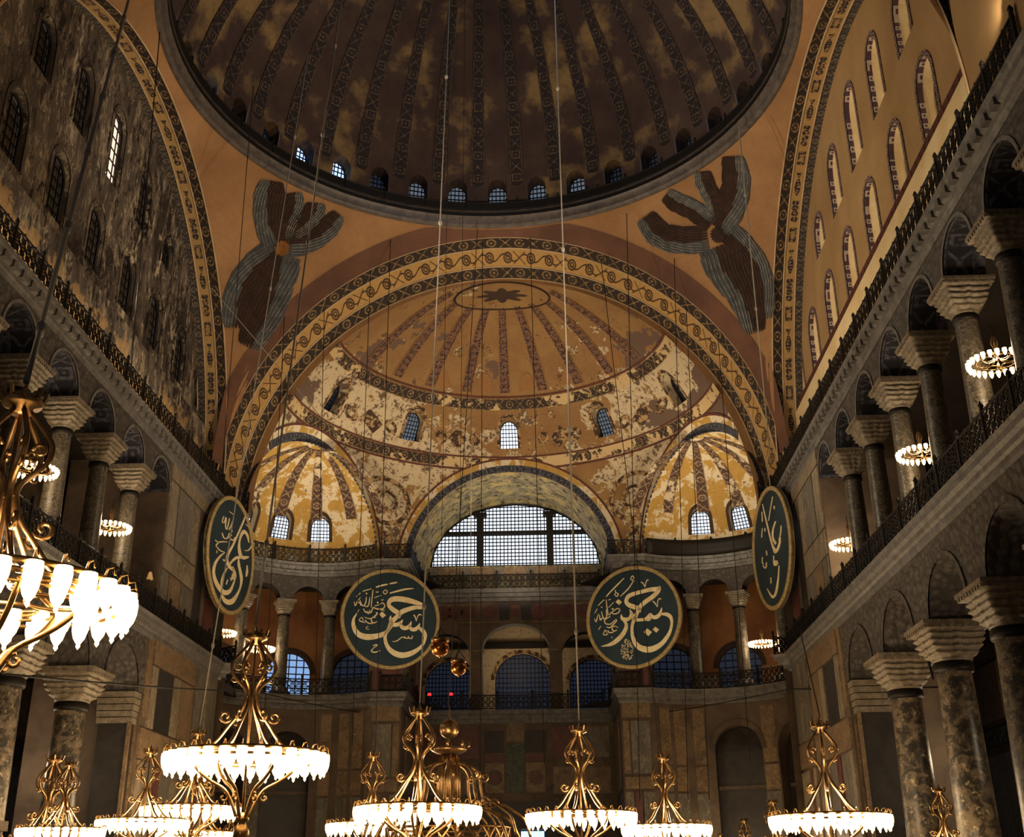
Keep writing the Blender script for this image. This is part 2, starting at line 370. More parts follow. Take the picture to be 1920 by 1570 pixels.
# ------------------------------------------------------------------ shared dimensions
Z1, Z2 = 13.4, 22.2            # gallery cornice and upper cornice levels
DY = 1.5                       # centre of the domed bay
A, ZS, RA = 15.65, 22.5, 16.0   # half bay, arch springing, arch radius
WX = 15.9                      # arcade wall plane
TX = 17.3                      # tympanum plane
def op(uc, hw, zb, zs, rise): return dict(uc=uc, hw=hw, zb=zb, zs=zs, rise=rise)
def otop(o, u): return o['zs']+o['rise']*math.sqrt(max(0., 1-((u-o['uc'])/o['hw'])**2))
def slice_wall(u0, u1, z0, ztop, ops, place, thick, du=2.0, back=True, splay=0.0, reveal=None, arcn=10):
    """A wall with arched openings: front, back, reveals. Returns (wall mesh, reveal mesh)."""
    mb = MB(); rv = MB(); us = {u0, u1}
    n = max(1, int((u1-u0)/du))
    for i in range(n+1): us.add(u0+(u1-u0)*i/n)
    for o in ops:
        for i in range(arcn+1): us.add(min(u1, max(u0, o['uc']-o['hw']*math.cos(PI*i/arcn))))
    us = sorted(us); zt = ztop if callable(ztop) else (lambda u: ztop)
    for a, b in zip(us, us[1:]):
        if b-a < 1e-5: continue
        m = (a+b)/2; cur = (z0, z0)
        segs = []
        for o in sorted([o for o in ops if abs(m-o['uc']) < o['hw']], key=lambda q: q['zb']):
            if o['zb'] > cur[0]+1e-4: segs.append((cur, (o['zb'], o['zb'])))
            cur = (otop(o, a), otop(o, b))
            am, bm = (o['uc']+(a-o['uc'])*(1-splay), o['uc']+(b-o['uc'])*(1-splay))
            dz = splay*o['rise']
            rv.quad(place(a, cur[0], 0), place(b, cur[1], 0), place(bm, cur[1]-dz, thick), place(am, cur[0]-dz, thick), ((a, 0), (b, 0), (b, thick), (a, thick)), True)
            if o['zb'] > z0+1e-3: rv.quad(place(b, o['zb'], 0), place(a, o['zb'], 0), place(am, o['zb'], thick), place(bm, o['zb'], thick))
        ta, tb = zt(a), zt(b)
        if ta > cur[0]+1e-3 or tb > cur[1]+1e-3: segs.append((cur, (max(ta, cur[0]), max(tb, cur[1]))))
        for (la, lb), (ha, hb) in segs:
            mb.quad(place(a, la, 0), place(b, lb, 0), place(b, hb, 0), place(a, ha, 0), ((a, la), (b, lb), (b, hb), (a, ha)))
            if back: mb.quad(place(b, lb, thick), place(a, la, thick), place(a, ha, thick), place(b, hb, thick))
    for o in ops:
        for sg in (-1, 1):
            u = o['uc']+sg*o['hw']; ui = o['uc']+sg*o['hw']*(1-splay)
            rv.quad(place(u, o['zb'], 0), place(u, o['zs'], 0), place(ui, o['zs'], thick), place(ui, o['zb'], thick), ((0, 0), (0, 3), (thick, 3), (thick, 0)))
    return mb, rv
def arch_pts(o, n=14, grow=0., low=True):
    pts = []
    if low: pts.append((o['uc']-o['hw']-grow, o['zb']))
    for i in range(n+1):
        a = PI*(1-i/n); pts.append((o['uc']+(o['hw']+grow)*math.cos(a), o['zs']+(o['rise']+grow)*math.sin(a)))
    if low: pts.append((o['uc']+o['hw']+grow, o['zb']))
    return pts
def arch_band(mb, o, place, w, d0=-.03, n=14):
    """flat painted or mosaic band around an arched opening, a little proud of the wall"""
    a = arch_pts(o, n, 0); b = arch_pts(o, n, w); L = 0
    for i in range(len(a)-1):
        dl = math.dist(a[i], a[i+1])
        mb.quad(place(*a[i], d0), place(*b[i], d0), place(*b[i+1], d0), place(*a[i+1], d0), ((L, 0), (L, 1), (L+dl, 1), (L+dl, 0)))
        mb.quad(place(*b[i], d0), place(*b[i], 0), place(*b[i+1], 0), place(*b[i+1], d0))
        L += dl
nwin = [0]
def window(o, place, d, nx, nz, pane_mat, label, bw=.05, mull=None, fr=.07, offs=.12):
    """window: arched frame, glass pane and a lattice of bars"""
    nwin[0] += 1; pts = arch_pts(o)
    fmb = MB(); fmb.tube([place(p[0], p[1], d) for p in pts], fr, 4); fmb.bar(place(*pts[0], d), place(*pts[-1], d), fr*2)
    root = S('window_%d' % nwin[0], fmb, M['iron'], label, 'window')
    p = MB(); c = (o['uc'], o['zb'])
    for a, b in zip(pts, pts[1:]): p.poly([place(*c, d+offs), place(*a, d+offs), place(*b, d+offs)])
    p.build('pane', pane_mat, root)
    l = MB()
    for i in range(1, nx):
        u = o['uc']-o['hw']+2*o['hw']*i/nx; l.bar(place(u, o['zb'], d), place(u, otop(o, u), d), bw)
    H = o['zs']+o['rise']-o['zb']
    for j in range(1, nz):
        z = o['zb']+H*j/nz; k = 1. if z <= o['zs'] else math.sqrt(max(0, 1-((z-o['zs'])/o['rise'])**2))
        m = 1 if o['hw'] < 4 else 1
        l.bar(place(o['uc']-o['hw']*k, z, d), place(o['uc']+o['hw']*k, z, d), bw)
    tag(l.build('lattice', M['iron'], root), kind='stuff')
    return root
def side_place(s, x0): return lambda u, z, d: (s*(x0+d), u, z)
def front_place(y0): return lambda u, z, d: (u, y0+d, z)
def cyl_place(s, r, cx=12.2, cy=25.9): return lambda u, z, d: (s*(cx+(r+d)*math.cos(u/r)), cy+(r+d)*math.sin(u/r), z)
SIDE = {1: 'north', -1: 'south'}
SW = {1: 'right-hand', -1: 'left-hand'}
# ------------------------------------------------------------------ floor and backing shell
mb = MB(); mb.box((-30, -60, -.3), (30, 48, 0)); S('floor', mb, M['floor'], 'grey marble floor of the great hall', 'floor')
for s in (1, -1):
    side = SW[s]
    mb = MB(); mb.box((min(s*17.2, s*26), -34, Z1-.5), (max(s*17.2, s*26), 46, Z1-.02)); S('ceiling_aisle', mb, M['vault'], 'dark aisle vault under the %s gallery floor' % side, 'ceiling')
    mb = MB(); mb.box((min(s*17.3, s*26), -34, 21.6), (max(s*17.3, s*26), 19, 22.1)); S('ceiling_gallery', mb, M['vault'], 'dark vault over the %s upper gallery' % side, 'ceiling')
    # outer aisle wall with marble panelling, seen through the arcades
    mb = MB(); mb.box((min(s*25, s*26), -34, 0), (max(s*25, s*26), 40, Z1-.5)); ow = S('wall_aisle', mb, M['wall'], 'panelled outer wall of the %s aisle' % side, 'wall')
    for k in range(10):
        y = -14+k*4.2
        for (z0, z1, m) in ((.6, 3.2, 'p_red'), (3.5, 7.6, 'p_grey'), (9.2, 12.0, 'p_tan')):
            q = MB(); q.box((min(s*24.9, s*25), y, z0), (max(s*24.9, s*25), y+(3.6 if z0 < 3 or z0 > 9 else 3.0), z1)); q.build('panel', M[m], ow)
    q = MB(); q.box((min(s*24.7, s*25), -18, 8.0), (max(s*24.7, s*25), 34, 8.8)); q.build('frieze', M['carved'], ow)
    mb = MB(); mb.box((min(s*22.6, s*23.2), -34, Z1), (max(s*22.6, s*23.2), 17, 21.8)); gw = S('wall_gallery', mb, M['wall'], 'dark back wall of the %s upper gallery' % side, 'wall')
    for k in range(11):
        y = -20+k*3.9
        q = MB(); q.box((min(s*22.5, s*22.62), y, Z1+.6), (max(s*22.5, s*22.62), y+3.1, 17.6)); q.build('panel', M[('p_dark', 'p_red', 'p_grey')[k % 3]], gw)
        q = MB(); q.box((min(s*22.42, s*22.62), y-.1, 18.0), (max(s*22.42, s*22.62), y+3.5, 18.7)); q.build('panel', M['p_tan'], gw)
# ------------------------------------------------------------------ side arcades
CU = [-16.8, -12.9, -9.0, -5.1, -1.2, 2.7, 6.5]          # upper column centres
CL = [-19.3, -13.6, -7.9, -2.2, 3.7]                     # lower column centres
for s in (1, -1):
    side = SW[s]; pl = side_place(s, WX)
    e = CU+[10.2]; ops = []
    for a, b in zip(e, e[1:]):
        hw = (b-a)/2-.62; ops.append(op((a+b)/2, hw, 19.8, 19.8, hw*1.02 if hw < 1.4 else 1.38))
    e0 = [-24.6, -20.7]+CU
    mb, rv = slice_wall(-22, 9.6, 19.8, 21.7, [o for o in ops if o['uc'] > -22], pl, 1.35, arcn=12)
    wl = S('wall_upper_arcade', mb, M['carved'], 'carved grey spandrels of the %s gallery arcade' % side, 'wall')
    rv.build('arch_soffit', M['chainC'], wl)
    am = MB()
    for o in ops: arch_band(am, dict(o, zb=o['zs']), pl, .14, -.05, 12)
    am.build('archivolt', M['corn'], wl)
    e = CL+[9.4]; ops = []
    for a, b in zip(e, e[1:]):
        hw = (b-a)/2-(1.0 if b < 9 else .95); ops.append(op((a+b)/2, hw, 10.0, 10.0, hw*.93))
    mb, rv = slice_wall(-22, 9.2, 10.0, 12.7, ops, pl, 1.6, arcn=14)
    wl = S('wall_lower_arcade', mb, M['carved'], 'carved brown spandrels of the %s ground arcade' % side, 'wall')
    rv.build('arch_soffit', M['carved'], wl)
    am = MB()
    for o in ops: arch_band(am, dict(o, zb=o['zs']), pl, .22, -.06, 14)
    am.build('archivolt', M['carved'], wl)
    # west pier, clad in marble panels
    mb = MB()
    for (z0, z1) in ((0, 12.7), (Z1, 21.7)):
        mb.box((min(s*WX, s*21), 9.6 if z0 else 9.2, z0), (max(s*WX, s*21), 20.6, z1))
    pr = S('pier', mb, M['wall'], 'massive marble-clad west pier on the %s side' % side, 'pier')
    rnd = random.Random(5)
    def slab(y0, y1, z0, z1, m, pop=.06):
        q = MB(); q.box((min(s*(WX-pop), s*WX), y0, z0), (max(s*(WX-pop), s*WX), y1, z1)); return q.build('panel', M[m], pr)
    # gallery storey slabs
    for (y0, y1, z0, z1, m, pp) in ((9.75, 16.0, 20.6, 21.55, 'p_pale', .06), (9.75, 11.0, 17.4, 20.5, 'p_pale', .06), (11.1, 13.4, 17.4, 20.5, 'p_grey', .08), (13.5, 14.6, 17.4, 20.5, 'p_pale', .06), (9.75, 14.6, 16.1, 17.3, 'p_pale', .06), (9.75, 10.8, 13.5, 16.0, 'p_grey', .06), (10.9, 12.6, 13.5, 16.0, 'p_tan', .08), (12.7, 14.6, 13.5, 16.0, 'p_grey', .06),
                               (9.3, 9.9, 9.0, 12.6, 'p_tan', .06), (10.0, 16.4, 11.5, 12.6, 'p_tan', .1), (10.0, 10.8, 8.6, 11.4, 'p_pale', .1), (10.9, 13.2, 8.6, 11.4, 'p_dark', .05), (13.3, 14.2, 8.6, 11.4, 'p_pale', .1), (14.4, 16.4, 8.6, 11.4, 'p_tan', .07), (9.3, 16.4, 7.2, 8.5, 'p_tan', .1),
                               (9.3, 9.9, 1.9, 7.1, 'p_pale', .1), (10.0, 11.6, 1.9, 7.1, 'p_grey', .06), (11.75, 12.5, 1.9, 7.1, 'p_red', .08), (12.65, 14.2, 1.9, 7.1, 'p_grey', .06), (14.35, 14.9, 1.9, 7.1, 'p_pale', .1), (15.0, 16.4, 1.9, 7.1, 'p_grey', .06), (9.3, 16.4, .3, 1.8, 'p_tan', .1),
                               (16.9, 18.4, 8.6, 12.6, 'p_grey', .07), (18.5, 19.0, 8.6, 12.6, 'p_pale', .1), (19.1, 20.5, 8.6, 12.6, 'p_grey', .07), (16.9, 20.5, 7.3, 8.5, 'p_tan', .1), (16.9, 17.6, 1.5, 7.1, 'p_pale', .1), (17.7, 18.5, 1.5, 7.1, 'p_red', .06), (18.6, 20.5, 1.5, 7.1, 'p_pale', .1),
                               (16.9, 20.5, 19.0, 21.5, 'p_red', .06), (16.9, 20.5, 16.4, 18.9, 'p_dark', .06), (16.9, 18.6, 13.5, 16.3, 'p_red', .06), (18.7, 20.5, 13.5, 16.3, 'p_dark', .06)):
        slab(y0, y1, z0, z1, m, pp)
    # flat dark arch on the pier face, painting the shade of a doorway slot
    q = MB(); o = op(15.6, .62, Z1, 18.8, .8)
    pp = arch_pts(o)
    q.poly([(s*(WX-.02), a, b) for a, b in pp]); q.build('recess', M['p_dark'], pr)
# ------------------------------------------------------------------ columns
def superpt(a, p):
    c, d = math.cos(a), math.sin(a); k = (abs(c)**p+abs(d)**p)**(-1/p); return c*k, d*k
def make_column(name, r0, r1, z0, z1, zc, half, mat, collar_h, abac, seg=20):
    """base, tapering shaft, dark collar, basket capital with carved tiers, abacus; origin at base"""
    root = empty(name)
    b = MB(); b.box((-r0*1.45, -r0*1.45, 0), (r0*1.45, r0*1.45, .22)); b.lathe([(r0*1.4, .22), (r0*1.42, .34), (r0*1.2, .42), (r0*1.25, .52), (r0*1.02, .6)], seg)
    b.build('base', M['corn'], root)
    H = z1-z0; sh = MB()
    prof = [(r0, .55), (r0*1.005, H*.3), ((r0+r1)/2*1.02, H*.62), (r1, H-.05)]
    sh.lathe(prof, seg); sh.build('shaft', mat, root)
    co = MB(); co.lathe([(r1*1.0, H-collar_h*1.6), (r1*1.16, H-collar_h*1.5), (r1*1.2, H-collar_h), (r1*1.16, H-.04), (r1*1.0, H)], seg); co.build('collar', M['bronze'], root)
    K = zc-z1; ca = MB()
    def f(a, v):
        an = 2*PI*a; p = 2+6*v
        x, y = superpt(an, p); rr = r1*1.05+(half*.93-r1*1.05)*(v**.8)
        car = 1+.055*math.sin(v*PI*10+1.2*abs(math.sin(an*4)))+.03*math.cos(an*16)*math.sin(PI*v)
        # volutes bulge at the corners near the top
        cor = abs(math.sin(2*an))**6; rr *= car*(1+.10*cor*math.sin(PI*min(1, v*1.2)))
        return (x*rr, y*rr, H+K*.8*v)
    ca.grid(f, 64, 30); ca.build('capital', M['capital'], root)
    ab = MB(); ab.box((-half, -half, H+K*.8), (half, half, H+K*.9)); ab.box((-half*1.06, -half*1.06, H+K*.9), (half*1.06, half*1.06, H+K*1.0)); 
    n = 9
    for k in range(n):
        for (sx, sy, vx) in ((1, 0, 0), (-1, 0, 0), (0, 1, 1), (0, -1, 1)):
            t = -half+2*half*(k+.5)/n; w = half/n*.55
            if vx == 0: ab.box((sx*half-.03, t-w, H+K*.81), (sx*half+.03, t+w, H+K*.89))
            else: ab.box((t-w, sy*half-.03, H+K*.81), (t+w, sy*half+.03, H+K*.89))
    ab.build('abacus', M['capital'], root)
    reg(root); return root
ords = ['first', 'second', 'third', 'fourth', 'fifth', 'sixth', 'seventh']
up_col = make_column('gallery_column', .42, .36, Z1, 18.75, 19.85, .80, M['verd2'], .14, .9)
first = True
for s in (1, -1):
    ys = CU[::-1]
    for i, y in enumerate(ys):
        c = up_col if first else copy_tree(up_col); first = False
        c.location = (s*16.58, y, Z1)
        tag(c, 'gallery column with pale carved capital, %s from the west pier on the %s upper arcade' % (ords[i], SW[s]), 'column', '%s upper arcade columns' % SW[s])
lo_col = make_column('nave_column', .68, .58, 0, 8.75, 10.05, 1.12, M['verd'], .22, 1.3, 28)
first = True
for s in (1, -1):
    for i, y in enumerate(CL[::-1]):
        c = lo_col if first else copy_tree(lo_col); first = False
        c.location = (s*16.75, y, 0)
        tag(c, 'huge speckled column with basket capital, %s from the west pier on the %s ground arcade' % (ords[i], SW[s]), 'column', '%s ground arcade columns' % SW[s])
    # pilaster against the pier
    q = MB(); q.box((min(s*16.1, s*17.5), 8.55, 0), (max(s*16.1, s*17.5), 9.25, 8.6)); pi = q.build('pilaster', M['p_dark']); tag(pi, 'dark marble pilaster with carved capital against the %s pier' % SW[s], 'pilaster', kind='structure')
    q = MB()
    for k in range(5): q.box((min(s*(16.02-.03*k), s*17.6), 8.5-.05*k, 8.6+.28*k), (max(s*(16.02-.03*k), s*17.6), 9.3, 8.84+.28*k))
    q.build('capital', M['capital'], pi)
    for yy in (8.45, 9.15):
        q = MB(); q.box((min(s*16.0, s*16.15), yy, 0), (max(s*16.0, s*16.15), yy+.14, 8.6)); q.build('trim', M['p_tan'], pi)
# ------------------------------------------------------------------ cornices swept round the hall
def exedra_path(s, R0=6.3, a0=-57, a1=121.4, n=18, cx=12.2, cy=25.9):
    return [(s*(cx+R0*math.cos(R(a0+(a1-a0)*i/n))), cy+R0*math.sin(R(a0+(a1-a0)*i/n))) for i in range(n+1)]
def hall_path(s, wx=WX, rec=7.0, ex=6.3):
    """from the east end of one side wall to the centre line of the west wall"""
    return [(s*wx, -22), (s*wx, 20.5)]+exedra_path(s, ex)+[(s*rec, 31.3), (s*rec, 40)]
def offset(path, d, s):
    """shift a polyline towards the hall by d (mitred)"""
    out = []; n = len(path)
    for i, p in enumerate(path):
        nr = Vector((0, 0))
        ns = []
        for a, b in ((i-1, i), (i, i+1)):
            if a < 0 or b >= n: continue
            t = Vector(path[b])-Vector(path[a])
            if t.length < 1e-5: continue
            t.normalize(); ns.append(Vector((-t.y, t.x))*s)
        for q in ns: nr += q
        nr.normalize(); k = 1/max(.35, nr.dot(ns[0])); out.append((p[0]+nr.x*d*k, p[1]+nr.y*d*k))
    return out
def sweep(mb, path, prof, s):
    """prof: list of (out, z)"""
    rails = [offset(path, o, s) for o, z in prof]; L = 0
    for i in range(len(path)-1):
        dl = math.dist(path[i], path[i+1])
        for j in range(len(prof)-1):
            a, b = rails[j], rails[j+1]; za, zb = prof[j][1], prof[j+1][1]
            mb.quad((*a[i], za), (*a[i+1], za), (*b[i+1], zb), (*b[i], zb), ((L, j), (L+dl, j), (L+dl, j+1), (L, j+1)))
        L += dl
prof2 = [(-.2, 21.35), (.06, 21.35), (.10, 21.5), (.16, 21.55), (.18, 21.7), (.30, 21.78), (.32, 21.98), (.40, 22.04), (.44, 22.2), (-1.2, 22.2)]
prof1 = [(-.3, 12.5), (.05, 12.5), (.10, 12.62), (.10, 12.8), (.20, 12.86), (.24, 13.0), (.36, 13.1), (.38, 13.28), (.46, 13.4), (-1.4, 13.4)]
for s in (1, -1):
    for (pf, m, nm, zz) in ((prof2, 'corn', 'upper', 2), (prof1, 'corn', 'gallery-floor', 1)):
        mb = MB(); sweep(mb, hall_path(s), pf, s)
        t = S('trim_%d' % (zz+(s+1)), mb, M[m], 'projecting grey marble %s cornice round the %s half of the hall' % (nm, SW[s]), 'cornice')
        # modillions
        if zz == 2:
            bm = MB(); bm.box((-.16, -.17, -.26), (.14, .17, 0)); me = bm.build('modillion', M['corn'], t)
            pth = offset(hall_path(s)[:2], .17, s); y = -16.; k = 0
            while y < 20:
                o = me if k == 0 else mesh_ob('modillion', me.data, t); o.location = (s*(WX-.24), y, 21.97); y += .72; k += 1
            pth = offset(exedra_path(s), .24, s)
            for i in range(len(pth)-1):
                for f in (.25, .75):
                    p = Vector(pth[i]).lerp(Vector(pth[i+1]), f); o = mesh_ob('modillion', me.data, t); o.location = (p.x, p.y, 21.97); o.rotation_euler = (0, 0, math.atan2(pth[i+1][1]-pth[i][1], pth[i+1][0]-pth[i][0])+PI/2)
mb = MB()
mb.quad((-7, 39.6, 22.2), (7, 39.6, 22.2), (7, 41, 22.2), (-7, 41, 22.2))
for k, (o1, za, zb) in enumerate(((.1, 21.3, 21.6), (.25, 21.6, 21.9), (.4, 21.9, 22.2), (.1, 12.5, 12.8), (.25, 12.8, 13.1), (.42, 13.1, 13.4))):
    mb.box((-7, 40-o1, za), (7, 40.02, zb))
S('trim_5', mb, M['corn'], 'stepped cornices across the central west bay', 'cornice')
# ------------------------------------------------------------------ railings
def railing(path, z, label, spikes=True, h=1.0, step=2.2, cell=.42):
    root = empty('railing', (path[0][0], path[0][1], z), label, 'railing')
    o0 = Vector((path[0][0], path[0][1], z))
    P = [Vector((p[0], p[1], 0)) for p in path]; L = [0]
    for a, b in zip(P, P[1:]): L.append(L[-1]+(b-a).length)
    def at(t):
        t = max(0, min(L[-1], t))
        for i in range(len(P)-1):
            if t <= L[i+1]+1e-9: return P[i].lerp(P[i+1], (t-L[i])/max(1e-9, L[i+1]-L[i]))
        return P[-1].copy()
    pts = sorted(set(L)|{L[-1]*i/max(1, int(L[-1]/step)) for i in range(int(L[-1]/step)+1)})
    for zz, r, nm in ((h, .045, 'top_rail'), (.08, .035, 'bottom_rail')):
        q = MB(); q.tube([at(t)+Vector((0, 0, zz))-Vector((o0.x, o0.y, 0)) for t in pts], r, 5); q.build(nm, M['iron'], root)
    n = max(1, int(L[-1]/step)); off = Vector((o0.x, o0.y, 0))
    for k in range(n+1):
        p = at(L[-1]*k/n)-off
        q = MB(); q.box((p.x-.05, p.y-.05, 0), (p.x+.05, p.y+.05, h+.12)); q.lathe([(.05, h+.12), (.09, h+.2), (.03, h+.34)], 6, (p.x, p.y, 0)); q.build('post', M['iron'], root)
    for k in range(n):
        a, b = L[-1]*k/n, L[-1]*(k+1)/n; m = max(1, round((b-a)/cell)); q = MB()
        for j in range(m):
            p0, p1 = at(a+(b-a)*j/m)-off, at(a+(b-a)*(j+1)/m)-off; c = (p0+p1)/2; d = (p1-p0)
            def G(u, v): return p0+d*u+Vector((0, 0, .1+(h-.12)*v))
            for (u0, v0, u1, v1) in ((0, 0, 1, .5), (1, 0, 0, .5), (0, .5, 1, 1), (1, .5, 0, 1), (0, .5, 1, .5)): q.bar(G(u0, v0), G(u1, v1), .045)
            for cv in (.25, .75):
                for i in range(6):
                    a0, a1 = PI*i/3, PI*(i+1)/3; q.bar(G(.5+.32*math.cos(a0), cv+.15*math.sin(a0)), G(.5+.32*math.cos(a1), cv+.15*math.sin(a1)), .04)
            if spikes and j % 2: q.bar(G(.5, 1), G(.5, 1.12), .06)
        tag(q.build('lattice_panel', M['iron'], root), kind='stuff')
    return root
for s in (1, -1):
    for z, nm in ((Z2, 'upper cornice'), (Z1, 'gallery floor')):
        off = offset(hall_path(s), .32, s)
        ex = off[2:21]; sd = [(off[0][0], -18), (off[1][0], off[1][1]-.75)]
        railing(sd, z, 'black iron lattice railing along the %s side wall at %s level' % (SW[s], nm))
        railing(ex, z, 'curved black iron railing round the %s corner recess at %s level' % (SW[s], nm))
        railing([(s*8.4, off[21][1]), off[21], (s*6.68, 39.0)], z, 'black iron railing on the %s inner pier at %s level' % (SW[s], nm))
for z, nm in ((Z2, 'under the great window'), (Z1, 'before the three central arches')):
    railing([(-6.3, 39.5), (6.3, 39.5)], z, 'straight black iron railing %s' % nm)
# ------------------------------------------------------------------ tympana (side walls under the great arches)
def ttop(u): return ZS+math.sqrt(max(0, RA**2-(u-DY)**2))
for s in (1, -1):
    pl = side_place(s, TX); ops = []
    for k in range(-2, 5): ops.append(op(.6+4.05*k, .86, 27.3, 29.4, 1.1))
    for k, zt in ((-2, 35.2), (-1, 36.0), (0, 36.5), (1, 35.8), (2, 34.4)): ops.append(op(1.4+3.9*k, .8, 32.3, zt-1.2, 1.1))
    mb, rv = slice_wall(DY-RA+.02, DY+RA-.02, Z2, ttop, ops, pl, .8 if s > 0 else .3, du=1.0, splay=.35 if s > 0 else .1, arcn=8, back=False)
    lab = {1: 'ochre painted wall under the right-hand great arch, pierced by arched windows', -1: 'grimy patched grey wall under the left-hand great arch, plaster coming away'}[s]
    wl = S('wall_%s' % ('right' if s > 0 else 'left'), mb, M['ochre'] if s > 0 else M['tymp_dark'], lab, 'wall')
    if s > 0:
        _, r1 = slice_wall(DY-RA+.02, DY+RA-.02, Z2, ttop, ops, pl, .2, du=1.0, arcn=8, back=False); r1.build('mosaic_reveal', M['mosaicdot'], wl)
        _, rv = slice_wall(DY-RA+.02, DY+RA-.02, Z2, ttop, ops, side_place(s, TX+.2), .5, du=1.0, splay=.25, arcn=8, back=False)
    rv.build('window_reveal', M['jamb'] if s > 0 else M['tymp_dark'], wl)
    for o in ops:
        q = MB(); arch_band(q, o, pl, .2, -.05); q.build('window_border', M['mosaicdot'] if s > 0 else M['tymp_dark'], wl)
        lit = s > 0 or (abs(o['uc']-1.4) < .1 and o['zb'] > 30)
        row = 'upper' if o['zb'] > 30 else 'lower'
        k = round((o['uc']-(1.4 if row == 'upper' else .6))/(3.9 if row == 'upper' else 4.05))+2
        window(dict(o, hw=o['hw']*(.75 if s > 0 else .9), rise=o['rise']*.7), pl, .62 if s > 0 else .2, 3, 6, (M['skycream'] if s > 0 else M['skywarm'] if lit else M['dimpane']), 'arched lattice window, %s from the east in the %s row of the %s tympanum' % (ords[k], row, SW[s]))
    # plaster ledge below the windows with brick course
    q = MB(); q.box((min(s*(TX-.55), s*(TX-.03)), DY-15.2, Z2+.02), (max(s*(TX-.55), s*(TX-.03)), DY+15.2, 26.2)); q.build('ledge', M['jamb'] if s > 0 else M['tymp_dark'], wl)
    if s > 0:
        bm = MB(); bm.box((-.28, -.26, -.19), (.04, .26, .19)); b0 = bm.build('brick', M['brick'], wl)
        y = DY-15.0; k = 0
        while y < DY+15:
            for z in (26.45, 26.85):
                o = b0 if k == 0 else mesh_ob('brick', b0.data, wl); o.location = (TX, y+(0.0 if z < 26.6 else 0), z); k += 1
            y += .56
        q = MB(); q.box((TX-.2, DY-15.2, 26.2), (TX-.04, DY+15.2, 27.1)); q.build('mortar', M['pale'], wl)
for s in (1, -1):
    mb = MB(); mb.box((min(s*15.7, s*21), -24, Z2), (max(s*15.7, s*21), DY-15.75, 42)); S('pier', mb, M['ochre'], 'plastered east pier block above the %s upper cornice' % SW[s], 'pier')
# ------------------------------------------------------------------ great arches: painted soffit bands
def arch_soffit(name, f, bands, label):
    """f(theta, v) -> point"""
    root = empty(name, (0, 0, 0), label, 'arch', kind='structure')
    for (v0, v1, m, nm) in bands:
        q = MB(); q.grid(lambda a, b: f(PI*a, v0+(v1-v0)*b), 72, 1, lambda a, b: (a*15.7*PI, b)); q.build(nm, m, root)
    for v in sorted({b[0] for b in bands}|{b[1] for b in bands}):
        q = MB(); pts = []
        for i in range(73):
            p = Vector(f(PI*i/72, v)); pts.append(p)
        q.tube(pts, .05, 4); q.build('moulding', M['pale'], root)
for s in (1, -1):
    arch_soffit('great_arch', lambda th, v, s=s: (s*(A+v*1.7), DY+RA*math.cos(th), ZS+RA*math.sin(th)),
                ((0, .33, M['chainA'], 'chain_band'), (.33, .72, M['emblem'], 'emblem_band'), (.72, 1, M['chainR'], 'leaf_band')), 'great painted arch over the %s tympanum, banded with chain and emblem patterns' % SW[s])
arch_soffit('great_arch', lambda th, v: ((RA-.5*v)*math.cos(th), DY+A+v*4.2, ZS+(RA-.5*v)*math.sin(th)),
            ((0, .26, M['chainA'], 'chain_band'), (.26, .70, M['scroll'], 'scroll_band'), (.70, 1, M['chainA'], 'chain_band')), 'great painted west arch with a scroll band between two chain borders')
EY, EH, EB = 20.3, 15.62, 15.1      # semi-dome ellipsoid: centre, height, horizontal radius
YW = DY+A+4.2
q = MB(); q.grid(lambda a, b: ((15.52+(15.0-15.52)*b)*math.cos(PI*a), YW, ZS-.3*b+(15.52+(15.55-15.52)*b)*math.sin(PI*a)), 72, 1)
S('arch_face', q, M['orange'], 'narrow plain rim between the west arch and the half dome', 'arch')
# ------------------------------------------------------------------ pendentives
SR = math.sqrt(A*A+RA*RA); RR = 15.2
def pend_pt(phi, r): return (r*math.cos(phi), DY+r*math.sin(phi), ZS+math.sqrt(max(0, SR*SR-r*r)))
for (q0, nm) in ((0, 'right-hand west'), (1, 'left-hand west'), (2, 'left-hand east'), (3, 'right-hand east')):
    q = MB()
    def f(a, b):
        phi = PI/2*(q0+a); rm = A/max(abs(math.cos(phi)), abs(math.sin(phi))); return pend_pt(phi, RR+(rm-RR)*b)
    q.grid(f, 48, 24, lambda a, b: (a*20, b*10)); S('pendentive', q, M['orange'], 'curved orange plaster pendentive at the %s corner of the dome' % nm, 'pendentive')
q = MB()
def f(a, b):
    th = PI*(.03+.94*a); n = 14
    for _ in range(1):
        y = A-.9*b; rr = math.sqrt(SR*SR-y*y); x = rr*math.cos(th); z = rr*math.sin(th)
        if math.hypot(x, y) < RR+.1: y = min(A, math.sqrt(max(0, (RR+.1)**2-x*x))); rr = math.sqrt(SR*SR-y*y); x = rr*math.cos(th); z = rr*math.sin(th)
    if abs(x) > A: x = math.copysign(A, x)
    v = Vector((x, y, z)); v = v.normalized()*(SR-.04)
    return (v.x, DY+v.y, ZS+v.z)
q.grid(f, 90, 3); S('painted_band', q, M['brownband'], 'plain brown painted band bordering the west great arch', 'painted band')
